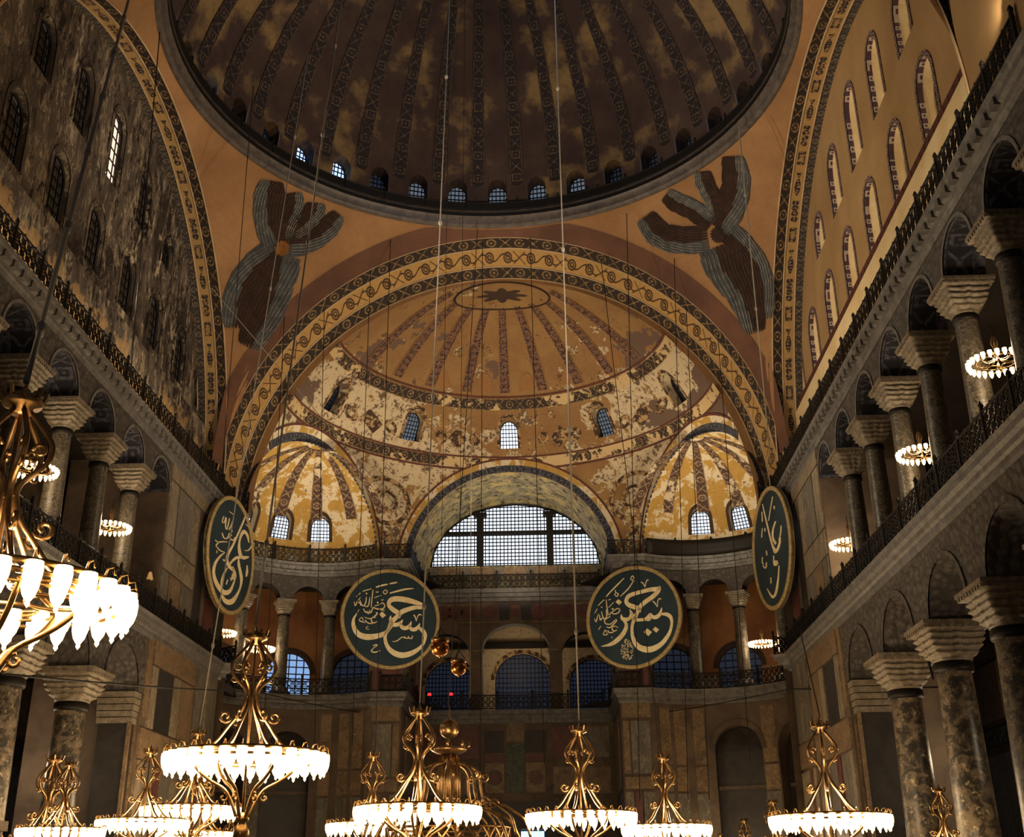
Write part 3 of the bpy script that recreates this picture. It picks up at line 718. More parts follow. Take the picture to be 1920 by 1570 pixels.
# ------------------------------------------------------------------ main dome
ZR = ZS+math.sqrt(SR*SR-RR*RR)
q = MB()
pr = [(15.25, ZR-.05), (15.05, ZR-.1), (14.9, ZR+.1), (15.0, ZR+.35), (14.75, ZR+.5), (14.7, ZR+.9), (15.9, ZR+.95)]
q.lathe(pr, 96, (0, DY, 0)); S('dome_cornice', q, M['ringst'], 'grey moulded ring cornice under the main dome', 'cornice')
DR = 15.9; DZ = ZR+.9; DH = 14.6
def dome_pt(az, z, d=0):
    k = math.sqrt(max(0, 1-((z-DZ)/DH)**2)); r = (DR-.0)*k-d; return (r*math.cos(az), DY+r*math.sin(az), z)
def dome_el(az, el, d=0): return ((DR-d)*math.cos(el)*math.cos(az), DY+(DR-d)*math.cos(el)*math.sin(az), DZ+(DH-d)*math.sin(el))
root = empty('main_dome', (0, 0, 0), 'vast dark ribbed main dome with a ring of windows', 'dome', kind='structure')
# window ring: cylinder-like course with openings, then the cap
wops = [op(9*(k)+0.0, 2.15, DZ+.8, DZ+2.1, .75) for k in range(40)]
dpl = lambda u, z, d: (lambda p: (p[0]*(1+d/DR), DY+(p[1]-DY)*(1+d/DR), p[2]))(dome_pt(R(u), z))
ztopc = DZ+3.4
mb, rv = slice_wall(-4.5, 355.5, DZ, ztopc, wops, dpl, 1.2, du=4.5, back=False, arcn=6)
mb.build('window_course', M['dome'], root); rv.build('window_reveal', M['dome'], root)
el0 = math.asin((ztopc-DZ)/DH)
q = MB(); q.grid(lambda a, b: dome_el(2*PI*a, el0+(PI/2-el0)*b), 120, 28); q.build('vault', M['dome'], root)
for k in range(40):
    az = R(9*k+4.5); q = MB(); L = DH*1.25
    def f(a, b):
        el = .02+(1.42-.02)*b; wd = .42*max(.25, math.cos(el)); r = (DR-.09)*math.cos(el)
        da = (a-.5)*2*wd/max(r, 1)
        return dome_el(az+da, el, .09)
    q.grid(f, 2, 22, lambda a, b: (b*22, a)); 
    for sd in (0, 1):
        def g(a, b):
            el = .02+(1.42-.02)*b; wd = .42*max(.25, math.cos(el)); r = (DR-.09)*math.cos(el)
            return dome_el(az+(sd-.5)*2*wd/max(r, 1), el, .12*(a if sd else 1-a)-.02)
        q.grid(g, 1, 22, lambda a, b: (0, 0))
    q.build('rib', M['rib'], root)
lit = {11: 'skyblue', 12: 'skyblue', 10: 'skydim', 9: 'skydim', 8: 'skydim', 13: 'skydim', 14: 'skyblue', 15: 'skyfaint', 7: 'skyfaint', 18: 'skydim'}
azl = {90: 'sky', 99: 'skydim', 81: 'skydim', 72: 'skydim', 108: 'skydim', 117: 'skyfaint', 126: 'skyblue', 135: 'skyblue', 162: 'skyblue', 63: 'skyfaint', 54: 'skyfaint'}
for k in range(40):
    a = 9*k
    if not (20 < a < 185): continue
    o = dict(wops[k]); mt = azl.get(a, 'skyfaint')
    if mt == 'sky': mt = 'skydim'
    window(o, dpl, .9, 5, 7, M[mt], 'small arched dome window %s' % ('on the west axis' if a == 90 else '%d places to the %s of the west axis' % (abs(a-90)//9, 'right' if a < 90 else 'left')), .06)
q = [(14.75*math.cos(R(a)), DY+14.75*math.sin(R(a))) for a in range(-10, 200, 5)]
railing(q, ZR+.9, 'black iron railing round the foot of the main dome', False, .55, 2.4, .5)
# ------------------------------------------------------------------ west half dome
def ell_y(x, z):
    v = 1-(x/EB)**2-((z-Z2)/EH)**2
    return EY+EB*math.sqrt(max(0, v))
XC = {s: (s*12.2, 25.9, Z2) for s in (1, -1)}; XN = {s: Vector((s*.853, .522, 0)).normalized() for s in (1, -1)}; XR = 6.3; BR = 7.0
def cutf(p):
    """positive where the half-dome shell is kept"""
    m = p[1]-YW
    for s in (1, -1):
        d = Vector(p)-Vector(XC[s]); t = d.dot(XN[s])
        if t > -4: m = min(m, (d-XN[s]*t).length-XR)
    if p[1] > 27: m = min(m, math.hypot(p[0], p[2]-Z2)-BR)
    for (x, z) in SDW:
        r = math.hypot(EB, 0)
    return m
SDW = []
def clip_grid(fn, nu, nv, cf):
    mb = MB()
    V = [[Vector(fn(i/nu, j/nv)) for j in range(nv+1)] for i in range(nu+1)]
    F = [[cf(v) for v in row] for row in V]
    idx = {}
    def vid(p):
        k = (round(p.x, 4), round(p.y, 4), round(p.z, 4))
        if k not in idx: idx[k] = len(mb.v); mb.v.append(tuple(p))
        return idx[k]
    for i in range(nu):
        for j in range(nv):
            for tri in (((i, j), (i+1, j), (i+1, j+1)), ((i, j), (i+1, j+1), (i, j+1))):
                ps = [(V[a][b], F[a][b]) for a, b in tri]; out = []
                for q in range(3):
                    p, fp = ps[q]; r, fr = ps[(q+1) % 3]
                    if fp >= 0: out.append(p)
                    if (fp >= 0) != (fr >= 0): out.append(p.lerp(r, fp/(fp-fr)))
                if len(out) >= 3:
                    ids = []
                    for p in out:
                        v = vid(p)
                        if v not in ids: ids.append(v)
                    if len(ids) >= 3: mb.f.append(tuple(ids)); mb.sm.append(True); mb.uv.append(tuple((mb.v[q][0], mb.v[q][2]) for q in ids))
    return mb
# windows of the half dome are small round-headed holes at fixed azimuths
SDA = [90-66, 90-33, 90, 90+33, 90+66]
SZ0, SZ1 = 30.7, 32.6
def sd_r(z): return EB*math.sqrt(1-((z-Z2)/EH)**2)
def sd_pt(az, z, d=0): r = sd_r(z)+d; return (r*math.cos(az), EY+r*math.sin(az), z)
_c0 = cutf
def cut2(p):
    m = _c0(p)
    if 30 < p[2] < 33.5:
        az = math.degrees(math.atan2(p[1]-EY, p[0])); r = sd_r(31.6)
        for a in SDA:
            u = R(az-a)*r
            if abs(u) < 1.2:
                dz = p[2]
                g = max(abs(u)-.62, SZ0-dz, (math.hypot(u, dz-(SZ1-.65))-.62) if dz > SZ1-.65 else -9)
                m = min(m, g)
    return m
mb = clip_grid(lambda a, b: (EB*math.cos(PI/2*b)*math.cos(PI*a), EY+EB*math.cos(PI/2*b)*math.sin(PI*a), Z2+EH*math.sin(PI/2*b)), 220, 130, cut2)
sd = S('half_dome', mb, M['semi'], 'west half dome of ochre plaster with large flaked pale patches', 'half dome')
wnames = {24: 'far right', 57: 'right', 90: 'central', 123: 'left', 156: 'far left'}
for a in SDA:
    pl = lambda u, z, d, a=a: sd_pt(R(a)+u/sd_r(31.6), z, d)
    o = op(0, .62, SZ0, SZ1-.65, .62)
    q = MB(); pp = arch_pts(o)
    for p, r in zip(pp, pp[1:]+pp[:1]): q.quad(pl(*p, -.02), pl(*r, -.02), pl(*r, 1.3), pl(*p, 1.3))
    q.build('window_reveal', M['semi'], sd)
    b = MB(); arch_band(b, o, pl, .2, -.04); b.build('window_border', M['faded'], sd)
    window(o, pl, .8, 6, 8, M['sky' if a in (90,) else ('skydim' if a in (57, 123) else 'skyfaint')], '%s small arched window in the west half dome' % wnames[a], .05)
# ribs of the half dome, medallion and ring bands
for k in range(-5, 6):
    az = R(91+k*15.5)
    q = MB()
    def f(a, b):
        e0 = math.asin((33.9-Z2)/EH); el = e0+(R(76)-e0)*b; r = EB*math.cos(el); wd = .17+.3*math.cos(el)*1.2
        an = az+(a-.5)*2*wd/r; rr = r-.04
        return (rr*math.cos(an), EY+rr*math.sin(an), Z2+(EH-.04)*math.sin(el))
    q.grid(f, 2, 16, lambda a, b: (b*9, a))
    if abs(k) <= 4: q.build('rib', M['srib'], sd)
def ring_band(z0, z1, m, nm, a0=5, a1=175, d=-.05):
    q = MB()
    def f(a, b):
        z = z0+(z1-z0)*b; r = sd_r(z)+d; an = R(a0+(a1-a0)*a); return (r*math.cos(an), EY+r*math.sin(an), z)
    q.grid(f, 90, 2, lambda a, b: (a*sd_r(z0)*R(a1-a0), b)); return q.build(nm, m, sd)
M['chainB'] = chain('painted_medallion_border', .75, '30251f', '8a704c', False, .05, 'b39a70', .50)
ring_band(32.95, 33.55, M['chainB'], 'medallion_band'); ring_band(29.45, 30.1, M['chainB'], 'medallion_band', 3, 177)
ring_band(30.1, 30.2, M['brick'], 'red_line'); ring_band(29.3, 29.42, M['brick'], 'red_line'); ring_band(33.6, 33.7, M['brick'], 'red_line')
# crown medallion
q = MB()
def f(a, b):
    th = 2*PI*a; rr = 3.1*b; x = rr*math.cos(th); y = EY+2.45+rr*.45*math.sin(th)
    y = max(y, YW+.01)
    z = Z2+EH*math.sqrt(max(0, 1-(x/EB)**2-((y-EY)/EB)**2))-.05
    return (x, y, z)
q.grid(f, 40, 6); q.build('crown_medallion', M['semi'], sd)
q = MB(); q.tube([f(i/60, 1) for i in range(61)], .07, 4); q.build('medallion_rim', M['ink'], sd)
q = MB()
for i in range(64):
    g = lambda k: (lambda v: (v[0], v[1], v[2]-.03))(f(k/64, .42+.12*math.cos(8*2*PI*k/64)))
    c = f(0, 0); q.poly([g(i), g(i+1), (c[0], c[1], c[2]-.03)])
q.build('painted_rosette', M['ink'], sd)
# painted roundels on the half dome between the arches, diamonds between the windows
def patch_on_dome(x0, z0, shape, m, nm, d=.06):
    q = MB(); c = None; pts = []
    for (dx, dz) in shape:
        x, z = x0+dx, z0+dz; pts.append((x, ell_y(x, z)-d, z))
    c = (x0, ell_y(x0, z0)-d, z0)
    for a, b in zip(pts, pts[1:]+pts[:1]): q.poly([c, a, b])
    return q.build(nm, m, sd)
def annulus(x0, z0, r0, r1, m, nm, d=.06):
    q = MB()
    def f(a, b):
        r = r0+(r1-r0)*b; x = x0+r*math.cos(2*PI*a); z = z0+r*math.sin(2*PI*a); return (x, ell_y(x, z)-d, z)
    q.grid(f, 32, 1, lambda a, b: (a*2*PI*r1, b)); return q.build(nm, m, sd)
for s in (1, -1):
    annulus(s*8.55, 26.6, 1.3, 1.6, M['faded'], 'painted_roundel_ring')
    annulus(s*8.55, 26.6, .55, .75, M['faded'], 'painted_roundel_ring')
    patch_on_dome(s*8.55, 24.3, [(.5*math.cos(PI*i/4)*(1 if i % 2 else .5), .5*math.sin(PI*i/4)*(1 if i % 2 else .5)) for i in range(8)], M['faded'], 'painted_rosette')
for x in (-3.6, 3.6, -9.2, 9.2):
    z = 31.2; dm = [(0, .65), (.65, 0), (0, -.65), (-.65, 0)]
    patch_on_dome(x, z, dm, M['faded'], 'painted_diamond')
    for sg in (-1, 1): annulus(x+sg*1.15, z, .18, .38, M['faded'], 'painted_curl')
for k in range(-2, 3):
    x = k*2.9+1.4; z = 33.95
    patch_on_dome(x, z+.3, [(.55*math.cos(PI*i/8), .9*math.sin(PI*i/8)-.3) for i in range(9)], M['srib'], 'painted_lunette')
# ------------------------------------------------------------------ corner exedra semi-domes
for s in (1, -1):
    c = Vector(XC[s]); n = XN[s]; tt = Vector((n.y, -n.x, 0))*(-1)      # tt: along the chord
    def circ(a, r=XR): return c+tt*(r*math.cos(a))+Vector((0, 0, r*math.sin(a)))
    def hit(p):
        """distance along n from the chord plane to the half-dome ellipsoid"""
        lo, hi = -5., 8.
        g = lambda t: ((p+n*t).x/EB)**2+(((p+n*t).y-EY)/EB)**2+((p.z-Z2)/EH)**2-1
        for _ in range(40):
            m = (lo+hi)/2
            if g(m) < 0: lo = m
            else: hi = m
        return lo
    q = MB(); N = 56
    for i in range(N):
        a, b = circ(PI*i/N), circ(PI*(i+1)/N); ta, tb = hit(a), hit(b)
        if min(ta, tb) < -4.9: continue
        q.quad(a+n*ta, b+n*tb, b, a, ((i*.35, 0), ((i+1)*.35, 0), ((i+1)*.35, 1), (i*.35, 1)), True)
    xa = empty('corner_half_dome', (0, 0, 0), 'small corner half dome with painted ribs, %s of the great window' % ('right' if s > 0 else 'left'), 'half dome', kind='structure')
    q.build('arch_soffit', M['chainC'], xa)
    for (r0, r1, m, nm) in ((XR+.02, XR+.55, M['chainC'], 'arch_border'), (XR+.55, XR+.95, M['exedra'], 'arch_border'), (XR+.95, XR+1.08, M['brick'], 'arch_line')):
        q = MB()
        for i in range(N):
            ps = [circ(PI*i/N, r0), circ(PI*(i+1)/N, r0), circ(PI*(i+1)/N, r1), circ(PI*i/N, r1)]
            hs = [hit(p) for p in ps]
            if min(hs) < -4: continue
            ps = [p+n*(h-.06) for p, h in zip(ps, hs)]
            if min(p.y for p in ps) < YW: continue
            q.quad(*ps, ((i*.4, 0), ((i+1)*.4, 0), ((i+1)*.4, 1), (i*.4, 1)), True)
        q.build(nm, m, xa)
    # shell with three windows
    ex = lambda az, z, d=0: (s*(12.2+(math.sqrt(max(.01, XR**2-(z-Z2)**2))+d)*math.cos(az)), 25.9+(math.sqrt(max(.01, XR**2-(z-Z2)**2))+d)*math.sin(az), z)
    WA = (30, 56, 82)
    a0 = -58.6
    def ecut(p):
        m = 1.
        if p[2] < 26.5:
            az = math.degrees(math.atan2(p[1]-25.9, s*p[0]-12.2)); r = 5.9
            for a in WA:
                u = R(az-a)*r
                if abs(u) < 1.2: m = min(m, max(abs(u)-.62, 23.75-p[2], (math.hypot(u, p[2]-24.85)-.62) if p[2] > 24.85 else -9))
        return m
    mb = clip_grid(lambda a, b: (s*(12.2+XR*math.cos(PI/2*b)*math.cos(R(a0+180*a))), 25.9+XR*math.cos(PI/2*b)*math.sin(R(a0+180*a)), Z2+XR*math.sin(PI/2*b)), 130, 70, ecut)
    mb.build('shell', M['exedra'], xa)
    for k in range(6):
        az = R(-8+k*26+9)
        q = MB()
        def f(a, b):
            el = R(28+(84-28)*b); r = (XR-.04)*math.cos(el); wd = .12+.33*math.cos(el)
            return (s*(12.2+r*math.cos(az+(a-.5)*2*wd/max(r, .2))), 25.9+r*math.sin(az+(a-.5)*2*wd/max(r, .2)), Z2+(XR-.04)*math.sin(el))
        q.grid(f, 2, 14, lambda a, b: (b*5, a)); q.build('rib', M['chainE'], xa)
    for a in WA:
        pl = lambda u, z, d, a=a: ex(R(a)+u/5.9, z, d)
        o = op(0, .62, 23.75, 24.85, .62); q = MB(); pp = arch_pts(o)
        for p, r in zip(pp, pp[1:]+pp[:1]): q.quad(pl(*p, -.02), pl(*r, -.02), pl(*r, .9), pl(*p, .9))
        q.build('window_reveal', M['jamb'], xa)
        q = MB(); arch_band(q, o, pl, .22, -.04); q.build('window_border', M['ink'], xa)
        window(o, pl, .55, 6, 8, M['sky'], 'arched window %s the great window in the %s corner half dome' % ({30: 'farthest from', 56: 'second from', 82: 'nearest to'}[a], SW[s]), .05)
# ------------------------------------------------------------------ central barrel vault and great window
YB = 40.0
q = MB()
def f(a, b):
    th = PI*a; x = BR*math.cos(th); z = Z2+BR*math.sin(th); y0 = ell_y(x, z); return (x, y0+(YB-y0)*b, z)
q.grid(f, 56, 4, lambda a, b: (a*22, b))
t = MT('barrel_vault_plaster', .8, bump=.3); n = t.noise(1.1, 8, .7, None, 1.2); c = t.mix(n.step(.4, .6), '6f6854', 'a39a78'); c = t.mix((t.noise(2, 6)).step(.55, .6), c, '4a4232'); c = t.mix((t.noise(.9, 8, .7)).step(.54, .56), c, 'b0a068')
M['barrel'] = t.done(c, n, .1)
bv = S('barrel_vault', q, M['barrel'], 'short painted barrel vault in front of the great west window', 'vault')
for (r0, r1, m, nm) in ((BR+.02, BR+.45, M['chainC'], 'arch_border'), (BR+.45, BR+.8, M['exedra'], 'arch_border'), (BR+.8, BR+.92, M['brick'], 'arch_line')):
    q = MB()
    q.grid(lambda a, b: (lambda x, z: (x, ell_y(x, z)-.06, z))((r0+(r1-r0)*b)*math.cos(PI*a), Z2+(r0+(r1-r0)*b)*math.sin(PI*a)), 56, 1, lambda a, b: (a*22, b)); q.build(nm, m, bv)
fp = front_place(YB)
gw = op(.1, 6.45, 24.0, 24.0, 5.0)
mb, rv = slice_wall(-7.05, 7.05, Z2, lambda u: Z2+math.sqrt(max(0, 7.05**2-u*u))+.02, [gw], fp, .6, du=1)
ww = S('wall_west', mb, M['barrel'], 'lunette wall holding the great west window', 'wall'); rv.build('window_reveal', M['barrel'], ww)
gwin = window(gw, fp, .35, 46, 18, M['sky'], 'great semicircular west window with three lights and fine lattice', .07, fr=.14, offs=.25)
for x in (-2.55, 2.75):
    q = MB(); q.box((x-.26, YB+.0, 24.0), (x+.26, YB+.5, otop(gw, x)-.6)); q.box((x-.5, YB-.05, otop(gw, x)-.6), (x+.5, YB+.55, otop(gw, x)-.3)); q.build('mullion', M['iron'], gwin)
q = MB(); q.box((-5.4, YB+.15, 26.55), (5.6, YB+.45, 26.8)); q.build('transom', M['iron'], gwin)
for i in range(16):
    for (z0, z1) in ((22.9, 23.9),):
        q = MB(); x = -6.4+i*.81; q.box((x, YB-.08, z0), (x+.75, YB+.01, z1)); q.build('panel', M['p_tan'] if i % 3 else M['p_grey'], ww)
# ------------------------------------------------------------------ central west wall: gallery arches and marble revetment
ops = [op(.08, 2.45, Z1, 17.75, 1.9), op(-5.05, 1.75, Z1, 17.4, 1.55), op(5.2, 1.75, Z1, 17.4, 1.55)]
mb, rv = slice_wall(-7, 7, Z1, 21.4, ops, fp, 1.0, arcn=14)
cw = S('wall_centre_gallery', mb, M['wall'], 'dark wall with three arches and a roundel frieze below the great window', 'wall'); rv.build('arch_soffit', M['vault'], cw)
for o in ops:
    q = MB(); arch_band(q, dict(o, zb=o['zs']), fp, .3, -.07); q.build('archivolt', M['wall'], cw)
for x in (-6.3, -5.15, -4.35, -3.35, -1.75, 1.75, 2.95, 4.1, 5.2, 6.3):
    q = MB()
    for (r0, r1, z) in ((0, .42, .03), (.42, .55, .10)):
        q.grid(lambda a, b: (x+(r0+(r1-r0)*b)*math.cos(2*PI*a), YB-z, 20.5+(r0+(r1-r0)*b)*math.sin(2*PI*a)), 20, 1)
    q.build('roundel', M['p_red'], cw)
for (x0, x1, z0, z1, m) in ((-1.1, -.35, 19.9, 21.2, 'p_dark'), (.5, 1.3, 19.9, 21.2, 'p_dark'), (-.25, .4, 20.2, 21.0, 'p_red'), (-7, -2.6, 21.0, 21.1, 'p_tan'), (2.6, 7, 21.0, 21.1, 'p_tan'), (-7, 7, 19.72, 19.8, 'p_tan')):
    q = MB(); q.box((x0, YB-.06, z0), (x1, YB+.01, z1)); q.build('panel', M[m], cw)
cc = make_column('west_gallery_column', .3, .27, Z1, 17.1, 17.75, .48, M['verd2'], .12, .9)
cc.location = (-2.75, 40.5, Z1); tag(cc, 'slim dark column left of the central gallery arch', 'column', 'west gallery columns')
c2 = copy_tree(cc); c2.location = (2.9, 40.5, Z1); tag(c2, 'slim dark column right of the central gallery arch', 'column', 'west gallery columns')
for x in (-2.75, 2.9):
    q = MB(); q.box((x-.12, 39.95, 13.4), (x-.1, 40, 13.5))
# room behind
mb = MB(); mb.box((-11, 40, Z1-.5), (11, 47, Z1)); mb.box((-11, 40.9, 21.4), (11, 47, 21.7)); S('floor_west_gallery', mb, M['vault'], 'floor and roof slabs of the west gallery', 'floor')
bops = [op(.4, 2.15, 14.2, 16.6, 2.0), op(-5.3, 1.9, 14.2, 16.2, 1.9), op(5.9, 1.9, 14.2, 16.2, 1.9)]
mb, rv = slice_wall(-11, 11, Z1, 21.4, bops, front_place(46), .5)
bw = S('wall_gallery_back', mb, M['cream'], 'cream painted back wall of the west gallery with arched windows', 'wall'); rv.build('window_reveal', M['jamb'], bw)
for o, nm in zip(bops, ('behind the central arch', 'behind the left arch', 'behind the right arch')):
    q = MB(); arch_band(q, dict(o, zb=o['zs']), front_place(46), .3, -.05); q.build('window_border', M['faded'], bw)
    window(o, front_place(46), .3, 14, 12, M['skyfaint'], 'wide arched gallery window with dark blue glass %s' % nm, .06)
q = MB(); q.box((-11, 45.4, 18.95), (11, 45.9, 19.35)); q.build('tie_beam', M['iron'], bw)
# lower centre wall
mb = MB(); 
mb, rv = slice_wall(-7, 7, 0, 12.6, [op(.6, 2.6, 0, 5.6, .02)], fp, 1.2)
lw = S('wall_centre_lower', mb, M['wall'], 'brown marble-panelled wall above the great door', 'wall'); rv.build('door_reveal', M['p_dark'], lw)
for (x0, x1, z0, z1, m) in ((-2.2, -.85, 10.5, 12.0, 'p_dark'), (.68, 2.15, 10.5, 12.0, 'p_dark'), (-.62, .58, 11.2, 12.5, 'p_tan'), (-.7, .62, 7.8, 11.1, 'p_green'), (-2.15, -.8, 9.9, 10.4, 'p_red'), (.7, 2.1, 9.9, 10.4, 'p_red'),
                            (-4.4, -2.6, 10.1, 12.2, 'p_red'), (-6.7, -4.6, 10.1, 12.2, 'p_red'), (2.6, 4.5, 10.1, 12.2, 'p_red'), (4.7, 6.6, 10.1, 12.2, 'p_grey'), (-4.4, -2.6, 7.7, 9.5, 'p_tan'), (-6.7, -4.6, 7.7, 9.5, 'p_tan'), (2.6, 4.5, 7.7, 9.5, 'p_tan'), (4.7, 6.6, 7.7, 9.5, 'p_tan'),
                            (-2.15, -.8, 7.8, 9.8, 'p_tan'), (.7, 2.05, 7.8, 9.8, 'p_tan')):
    q = MB(); q.box((x0, YB-.06, z0), (x1, YB+.01, z1)); q.build('panel', M[m], lw)
for x in (-1.45, 1.4):
    q = MB(); q.grid(lambda a, b: (x+.42*b*math.cos(2*PI*a), YB-.09, 8.8+.42*b*math.sin(2*PI*a)), 24, 1); q.build('disc_inlay', M['p_red'], lw)
    q = MB(); q.tube([(x+.48*math.cos(2*PI*i/24), YB-.09, 8.8+.48*math.sin(2*PI*i/24)) for i in range(24)], .05, 4, True); q.build('ring_inlay', M['p_pale'], lw)
q = MB()
for (a, b) in (((-.42, 11.35), (-.05, 12.3)), ((.38, 11.35), (.02, 12.3)), ((-.25, 11.75), (.2, 11.75)), ((-.4, 12.35), (.38, 12.35))): q.bar((a[0], YB-.09, a[1]), (b[0], YB-.09, b[1]), .07)
q.build('inlaid_figure', M['p_pale'], lw)
mb = MB(); mb.box((-2.6, YB-.35, 6.1), (3.8, YB+.02, 7.2)); mb.box((-2.3, YB-.25, 5.4), (3.5, YB+.02, 6.1))
for (x0, x1) in ((-2.6, -1.9), (3.1, 3.8)): mb.box((x0, YB-.3, 0), (x1, YB+.02, 5.5))
dr = S('door_1', mb, M['p_dark'], 'great west doorway with heavy dark bronze lintel', 'door')
mb = MB(); mb.box((.3, YB+.7, 0), (1.9, YB+.75, 5.3)); mb.build('daylight_gap', M['skyblue'], dr)
mb = MB(); mb.box((-1.9, YB+.5, 0), (.3, YB+.65, 5.4)); mb.box((1.9, YB+.5, 0), (3.1, YB+.65, 5.4)); mb.build('door_leaf', M['p_dark'], dr)
# recess side walls and inner piers
for s in (1, -1):
    mb = MB()
    for (z0, z1) in ((0, 12.6), (Z1, 21.4)):
        mb.box((min(s*7.0, s*9.2), 31.3, z0), (max(s*7.0, s*9.2), 33.5, z1)); mb.box((min(s*7.0, s*8.), 33.5, z0), (max(s*7.0, s*8.), 40.5, z1))
    ip = S('inner_pier', mb, M['wall'], 'marble-clad inner pier %s of the central bay' % ('right' if s > 0 else 'left'), 'pier')
    for (x0, x1, z0, z1, m) in ((7.1, 8.9, 11.6, 12.5, 'p_tan'), (7.1, 7.5, 8.2, 11.4, 'p_tan'), (7.6, 8.8, 8.2, 11.4, 'p_grey'), (7.1, 8.9, 7.3, 8.0, 'p_tan'), (7.1, 7.6, 2, 7.1, 'p_pale'), (7.7, 8.1, 2, 7.1, 'p_red'), (8.2, 8.9, 2, 7.1, 'p_grey'), (7.1, 8.9, 18.5, 21.2, 'p_grey'), (7.1, 8.9, 13.6, 18.3, 'p_red')):
        q = MB(); q.box((min(s*x0, s*x1), 31.22, z0), (max(s*x0, s*x1), 31.31, z1)); q.build('panel', M[m], ip)
    for k in range(5):
        q = MB(); q.box((min(s*6.93, s*7.01), 33.7+k*1.2, 7.4), (max(s*6.93, s*7.01), 34.8+k*1.2, 12.2)); q.build('panel', M['p_grey' if k % 2 else 'p_tan'], ip)
# ------------------------------------------------------------------ exedra storeys
GA = [-66, -40, -14, 12, 38, 64, 90, 116]
for s in (1, -1):
    r = 6.35; pl = cyl_place(s, r); ops = []
    for a, b in zip(GA, GA[1:]): ops.append(op(R((a+b)/2)*r, R(13)*r-.42, 19.7, 19.7, .98))
    mb, rv = slice_wall(R(-60)*r, R(122)*r, 19.7, 21.5, ops, pl, .9, du=.5, arcn=10)
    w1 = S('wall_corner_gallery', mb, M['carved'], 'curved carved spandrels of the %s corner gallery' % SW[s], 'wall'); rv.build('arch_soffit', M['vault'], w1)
    r2 = 6.4; pl2 = cyl_place(s, r2)
    ops = [op(R(a)*r2, R(13.5)*r2, 0, 9.6, 1.55) for a in (-4, 33, 70)]
    mb, rv = slice_wall(R(-60)*r2, R(122)*r2, 0, 12.6, ops, pl2, 1.0, du=.5, arcn=12)
    w2 = S('wall_corner_lower', mb, M['wall'], 'curved brown lower wall of the %s corner recess with dark niches' % SW[s], 'wall'); rv.build('niche_reveal', M['wall'], w2)
    for o in ops:
        q = MB(); arch_band(q, dict(o, zb=o['zs']), pl2, .35, -.08); q.build('archivolt', M['wall'], w2)
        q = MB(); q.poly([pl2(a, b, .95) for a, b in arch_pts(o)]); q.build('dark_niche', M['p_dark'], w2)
        q = MB(); q.bar(pl2(o['uc']-1.4, 7.4, .9), pl2(o['uc']+1.4, 7.4, .9), .2); q.build('beam', M['wall'], w2)
    for a in (15, 51.5, 92, 103, 112):
        wdt = 4.2 if a < 80 else 3.
        for (z0, z1, m) in ((7.2, 8.6, 'p_tan'), (1.5, 7.0, 'p_grey'), (8.8, 12.2, 'p_tan')):
            q = MB(); n = 3
            for i in range(n):
                u0, u1 = R(a-wdt)*r2+R(2*wdt)*r2*i/n, R(a-wdt)*r2+R(2*wdt)*r2*(i+1)/n
                q.quad(pl2(u0, z0, -.05), pl2(u1, z0, -.05), pl2(u1, z1, -.05), pl2(u0, z1, -.05))
            for u in (R(a-wdt)*r2, R(a+wdt)*r2): q.bar(pl2(u, z0, -.03), pl2(u, z1, -.03), .05)
            for z in (z0, z1): q.bar(pl2(R(a-wdt)*r2, z, -.03), pl2(R(a+wdt)*r2, z, -.03), .05)
            q.build('panel', M[m], w2)
    # orange room behind
    r3 = 11.2; pl3 = cyl_place(s, r3); ops = [op(R(72)*r3, 1.5, Z1+.3, 15.6, 1.5), op(R(95)*r3, 1.5, Z1+.3, 15.6, 1.5), op(R(46)*r3, 1.5, Z1+.3, 15.6, 1.5)]
    mb, rv = slice_wall(R(-20)*r3, R(106)*r3, Z1, 21.5, ops, pl3, .4, du=1., arcn=10)
    w3 = S('wall_corner_back', mb, M['galwall'], 'deep orange back wall of the %s corner gallery' % SW[s], 'wall'); rv.build('window_reveal', M['brick'], w3)
    for o, mt, nm in zip(ops, ('skymid' if s < 0 else 'skyfaint', 'skyfaint', 'skyfaint'), ('second', 'nearest', 'third')):
        q = MB(); arch_band(q, dict(o, zb=o['zs']), pl3, .35, -.05); q.build('window_border', M['ink'], w3)
        window(o, pl3, .25, 6, 7, M[mt], 'arched window in the orange %s corner gallery, %s from the centre' % (SW[s], nm), .07)
        for du in (-2.5, 2.2):
            q = MB(); q.quad(pl3(o['uc']+du-.4, Z1+.2, -.05), pl3(o['uc']+du+.4, Z1+.2, -.05), pl3(o['uc']+du+.4, 15.0, -.05), pl3(o['uc']+du-.4, 15.0, -.05)); q.build('panel', M['p_pale'], w3)
    mb = MB(); 
    for z in (Z1-.3, 21.5):
        mb.grid(lambda a, b: (lambda p: (p[0], p[1], z))(cyl_place(s, 1)(R(-58+185*a), 0, 5.4+6.2*b)), 24, 2, smooth=False)
    S('floor_corner_gallery', mb, M['vault'], 'floor and vault of the %s corner gallery' % SW[s], 'floor')
exc = make_column('corner_gallery_column', .42, .36, Z1, 18.75, 19.7, .62, M['verd2'], .1, .9, 14)
first = True
for s in (1, -1):
    for i, a in enumerate(GA[1:-1][::-1]):
        c = exc if first else copy_tree(exc); first = False
        c.location = (s*(12.2+6.75*math.cos(R(a))), 25.9+6.75*math.sin(R(a)), Z1); c.rotation_euler = (0, 0, R(a) if s > 0 else PI-R(a))
        tag(c, 'slender corner gallery column on the %s curve, %s from the great window' % (SW[s], ords[i]), 'column', '%s corner gallery columns' % SW[s])
